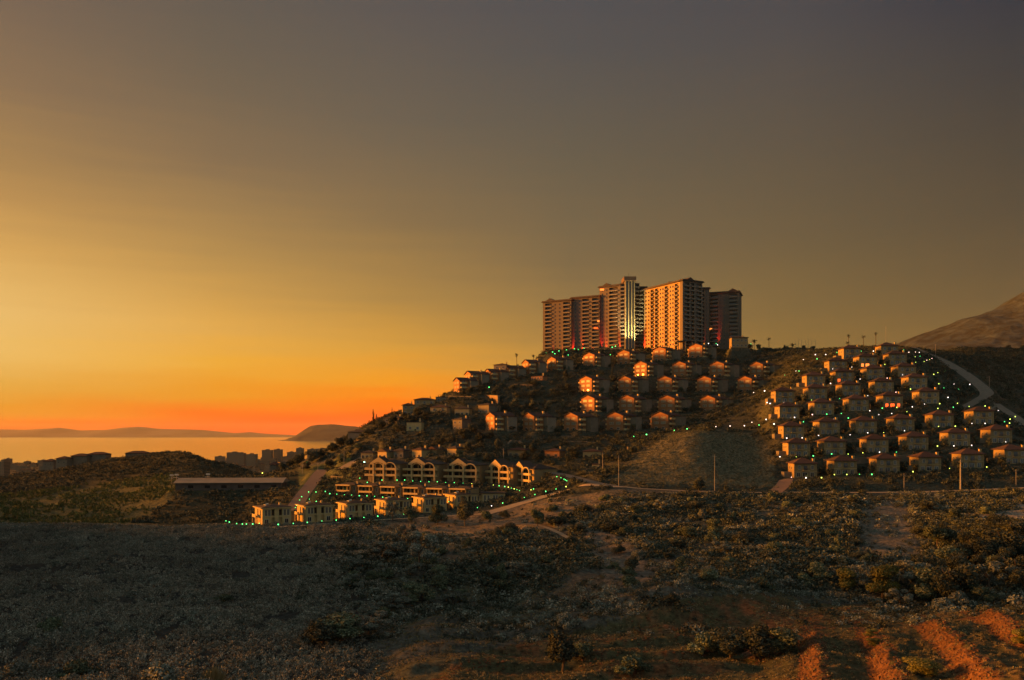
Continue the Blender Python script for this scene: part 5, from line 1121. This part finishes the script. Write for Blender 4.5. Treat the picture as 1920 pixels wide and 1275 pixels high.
for a, b, k in [(278,290,'w'),(300,290,'g'),(197,320,'g'),(243,360,'w'),(52,432,'w'),(418,385,'w'),(527,380,'w'),(680,262,'w'),(543,275,'w'),(430,203,'g'),(331,208,'w'),(418,172,'w'),(493,172,'w'),(573,157,'g'),(748,147,'g'),(836,147,'w'),(1055,138,'g'),(1091,155,'w'),(1139,154,'w'),(1167,155,'w'),(1137,188,'y'),(1172,184,'g'),(1140,227,'y'),(1201,222,'y'),(1220,213,'p'),(1240,207,'y'),(1257,200,'p'),(918,241,'y'),(1046,318,'w'),(935,342,'p'),(740,348,'w'),(1270,315,'y'),(1300,302,'y'),(1350,286,'g'),(1307,382,'y'),(1342,413,'g'),(1416,384,'w'),(1450,421,'g'),(1530,386,'w'),(1103,420,'y'),(998,442,'p'),(795,467,'w'),(593,493,'g'),(390,499,'y'),(190,518,'w'),(70,518,'w'),(92,523,'w'),(1373,480,'w'),(1441,522,'y'),(1411,551,'g'),(1525,545,'y'),(1313,526,'y'),(1203,528,'w'),(1300,560,'y'),(1116,549,'w'),(1005,552,'y'),(900,558,'g'),(1077,584,'y'),(968,596,'w'),(875,604,'w'),(810,577,'w'),(605,600,'g'),(500,601,'g'),(396,604,'p'),(268,624,'w'),(655,629,'g'),(549,637,'p'),(438,648,'y'),(332,656,'g'),(64,640,'w'),(120,671,'w'),(12,680,'g'),(1735,574,'w'),(1545,668,'w'),(1640,668,'w'),(1425,688,'y'),(1305,690,'y'),(1640,542,'y'),(1857,618,'y'),(1820,637,'y'),(1780,655,'g'),(1816,665,'y'),(1900,797,'y'),(1788,801,'w'),(1667,807,'y'),(1543,825,'w'),(1415,829,'w'),(1297,830,'y'),(1060,720,'w'),(910,733,'y'),(795,735,'w'),(668,750,'w'),(441,755,'w'),(323,771,'w'),(212,774,'w'),(163,908,'w'),(280,907,'y'),(403,905,'g'),(535,887,'g'),(654,888,'y'),(760,880,'y'),(880,875,'w'),(1001,873,'g'),(350,1059,'w'),(462,1058,'y'),(555,1037,'y'),(644,1035,'y'),(736,1034,'g'),(825,1034,'g'),(1121,1015,'y'),(1384,992,'y'),(1652,982,'y'),(245,1055,'p')]:
    lamp(1420+a/3.84, 620+b/3.84, k, 345)
for a, b in [(1178,393),(1235,397),(1345,400),(1458,407),(1515,407),(1575,408),(1635,410),(1697,412),(1760,413),(1823,418),(1887,420),(795,490),(850,490),(920,485),(953,502),(1006,505),(1062,510),(1117,513),(1175,517),(1232,519),(1290,523),(1350,528),(1410,531),(1472,535),(1537,538),(743,525),(800,543),(852,560),(905,577),(728,550),(704,590),(695,607),(175,707),(200,715),(255,727),(298,730),(328,730),(375,730),(425,725),(567,734),(680,726),(785,717),(894,706),(1002,700),(1105,689),(1209,680),(1313,672),(1507,656),(1845,562)]:
    lamp(380+a/4, 800+b/4, 'g', 290, r=.23, h=1.4)
lamp(380+1213/4, 800+265/4, 'c', 380, r=.55, h=3.5, big=True)
for a, b, k in [(520,475,'y'),(607,488,'g'),(690,497,'g'),(745,507,'y'),(790,520,'g'),(835,530,'y'),(873,543,'g'),(912,558,'g'),(1085,548,'y'),(1123,535,'g'),(1145,618,'g'),(985,662,'g'),(1305,572,'g'),(1460,535,'g'),(1610,498,'y'),(1472,350,'g'),(1535,367,'g'),(1580,385,'g'),(1600,398,'g'),(1622,412,'g'),(282,815,'g'),(493,785,'w'),(660,747,'g'),(65,445,'g'),(197,453,'y')]:
    lamp(860+a/8, 850+b/8, k, 330, r=.23, h=1.4)
for a, b, k in [(1132,1222,'g'),(1228,1211,'g'),(925,1253,'g'),(830,1268,'g'),(1443,1195,'w'),(1549,1190,'w'),(1656,1187,'w'),(1712,1161,'w'),(1765,1183,'g'),(1818,1141,'w'),(1877,1174,'w'),(1725,940,'w'),(1807,928,'w'),(1825,1015,'w'),(1848,1021,'w'),(340,660,'g'),(240,650,'g'),(1133,597,'g'),(1160,598,'g'),(1222,580,'w'),(1388,574,'w'),(1445,575,'g'),(1455,583,'w'),(1705,578,'g'),(655,658,'g')]:
    lamp(980+a/3.983, 500+b/3.983, k, 380, r=.33)
for px, py in ((1024,662),(1036,660),(1048,658),(1062,656),(1077,654),(1084,655),(1095,653),(1148,651),(1154,649)): lamp(px, py, 'g', 640, 720, r=.45, h=1.5)
for px, py, k in ((917,726,'g'),(575,867,'g'),(492,887,'y')): lamp(px, py, k, 420, r=.32, h=2.5)

# ------------------------------------------------------------------ houses on the left ridge and the town on the plain
def block(px, top, base, wpx, d, hip, lab, name='house', m=M_grey, dep=10, group=None, nw_=2):
    x = P(px, d); W = wpx/F*d; zt = (HZ-top)/F*d; zb = (HZ-base)/F*d; t = empty(name, (x, d, zb)); hh = zt-zb-(1.4 if hip else 0)
    MB().box(-W/2, W/2, 0, dep, -8, hh).build('wall', m, t)
    if hip: MB().hip(-W/2-.8, W/2+.8, -.8, dep+.8, hh, 1.4+.8).build('roof', M_roofred, t)
    else: MB().box(-W/2-.3, W/2+.3, -.3, dep+.3, hh, hh+.5).build('roof', M_conc, t)
    if d < 1000:
        for i in range(nw_): win(t, -W/2+W*(i+.5)/nw_, max(.6, hh*.5), 1.0, 1.2, fr=.05)
    else: MB().box(-W/6, W/6, dep*.3, dep*.7, hh+.5, hh+3).build('stair_head', m, t)
    tag(t, lab, 'house' if name == 'house' else 'building', group); REG.append((px, (top+base)/2, d, 'the '+lab.split(' on')[0].split(' with')[0])); return t
for a in [(181,849,862,35,742,1,'wide red-hipped house on the left ridge'),(148,852,863,30,735,1,'lower hipped house beside the wide one'),(115,857,876,20,725,1,'square dark house on the left ridge'),(128,858,874,12,733,0,'narrow house behind the square dark one'),(90,862,878,20,760,1,'small hipped block at the end of the left ridge'),(255,847,858,40,760,1,'long low house on the ridge against the sea'),(283,849,858,18,765,1,'small roof right of the long low ridge house'),(306,848,860,34,765,1,'long roof just left of the wooded knoll'),(531,866,878,12,620,0,'small pale house in the valley by the lane'),(512,868,878,12,660,1,'little house among valley trees')]:
    block(*a)
M_town, n, l, b = new_mat('town_facade'); b.inputs['Roughness'].default_value = .9
tc = n.new('ShaderNodeTexCoord'); mp = n.new('ShaderNodeMapping'); mp.inputs['Rotation'].default_value = (R(90), 0, 0); l.new(tc.outputs['Object'], mp.inputs[0])
bk = n.new('ShaderNodeTexBrick'); bk.inputs['Scale'].default_value = 1; bk.inputs['Brick Width'].default_value = 3.2; bk.inputs['Row Height'].default_value = 3.0; bk.inputs['Mortar Size'].default_value = .8; bk.offset = 0; bk.inputs['Mortar Smooth'].default_value = .1
bk.inputs['Color1'].default_value = (.05,.045,.035,1); bk.inputs['Color2'].default_value = (.07,.06,.045,1); bk.inputs['Mortar'].default_value = (.17,.14,.09,1); l.new(mp.outputs[0], bk.inputs['Vector']); l.new(bk.outputs[0], b.inputs['Base Color'])
for i, (px, top, base, w, d, lab) in enumerate([(438,845,868,26,2500,'broad apartment block at the left of the seaside town'),(470,850,868,18,2300,'paired tall block in the seaside town'),(500,842,862,18,2700,'flat-topped seaside block beneath the sea stack'),(520,841,862,14,2750,'rounded block left of the tall seaside tower'),(561,837,862,12,2600,'slim tall tower of the seaside town'),(584,839,868,16,2450,'broad tall tower near the hill foot'),(603,838,862,24,2700,'wide pale block half behind the hill'),(545,846,862,14,2800,'low block beside the slim tower'),(452,848,868,10,2400,'narrow block between two wider ones'),(3,862,885,9,1750,'dark block at the left picture edge')]):
    block(px, top+(3.5 if base-top > 22 else 2), base, w, d, 0, lab, 'apartment_block', M_town, 22, 'apartment blocks of the seaside town', 4)
rt = random.Random(4)
for i in range(104):
    if i < 84: px = rt.uniform(395, 640); d = rt.uniform(1900, 2980)
    else: px = rt.uniform(-5, 150); d = rt.uniform(1500, 2900)
    w = rt.uniform(12, 34)/d*F; h = rt.uniform(8, 20) if d < 2400 else rt.uniform(10, 26); z = h1(P(px, d), d); base = HZ-z*F/d; top = HZ-(z+h)*F/d
    o = block(px, top, base, w, d, rt.random() < .3, 'x', 'town_building', M_town, rt.uniform(10, 18), None, 3); REG.pop()
    PEND.append((o, px, 'small hazy building of the '+('seaside town' if i < 44 else 'far left suburb')+(' near the shore' if d > 2300 else ' nearer the hill' if d < 1850 else ''), 'building', 'buildings of the hazy town'))
p, u = sample(2600, -80, 650, 950, 3000); scatter('town_greenery', p, rng.uniform(4, 9, len(p)), T_t, LM_dark, zs=.6)

# word the pending labels: look-alikes are told apart by their order from the left
from collections import defaultdict
grp = defaultdict(list)
for q in PEND: grp[q[2]].append(q)
ON = ['leftmost', 'second', 'third', 'fourth', 'fifth', 'sixth', 'seventh', 'eighth', 'ninth', 'tenth', 'eleventh', 'twelfth', 'thirteenth', 'fourteenth', 'fifteenth', 'sixteenth', 'seventeenth', 'eighteenth', 'nineteenth', 'twentieth']
for lb, qs in grp.items():
    qs.sort(key=lambda q: q[1])
    for i, (o, px, _, cat, group) in enumerate(qs):
        pre = '' if len(qs) == 1 else (ON[i]+' ' if i < 20 else ON[i % 20]+' again ')
        if len(qs) > 1 and i == len(qs)-1: pre = 'rightmost '
        if i >= 20 and i != len(qs)-1: pre = f'number {i+1} from left, '
        tag(o, ' '.join((pre+lb).replace(' ,', ',').split()[:16]), cat, group, 'thing')

# ------------------------------------------------------------------ the air
hb = MB().box(-58000, 38000, -1500, 60000, -135, 760)
m = bpy.data.materials.new('haze'); m.use_nodes = True; m.node_tree.nodes.clear()
ov = m.node_tree.nodes.new('ShaderNodeOutputMaterial'); pv = m.node_tree.nodes.new('ShaderNodeVolumePrincipled')
pv.inputs['Color'].default_value = (.95, .90, .70, 1); pv.inputs['Density'].default_value = 0.7e-5; m.node_tree.links.new(pv.outputs[0], ov.inputs['Volume'])
tag(hb.build('haze', m), kind='stuff')
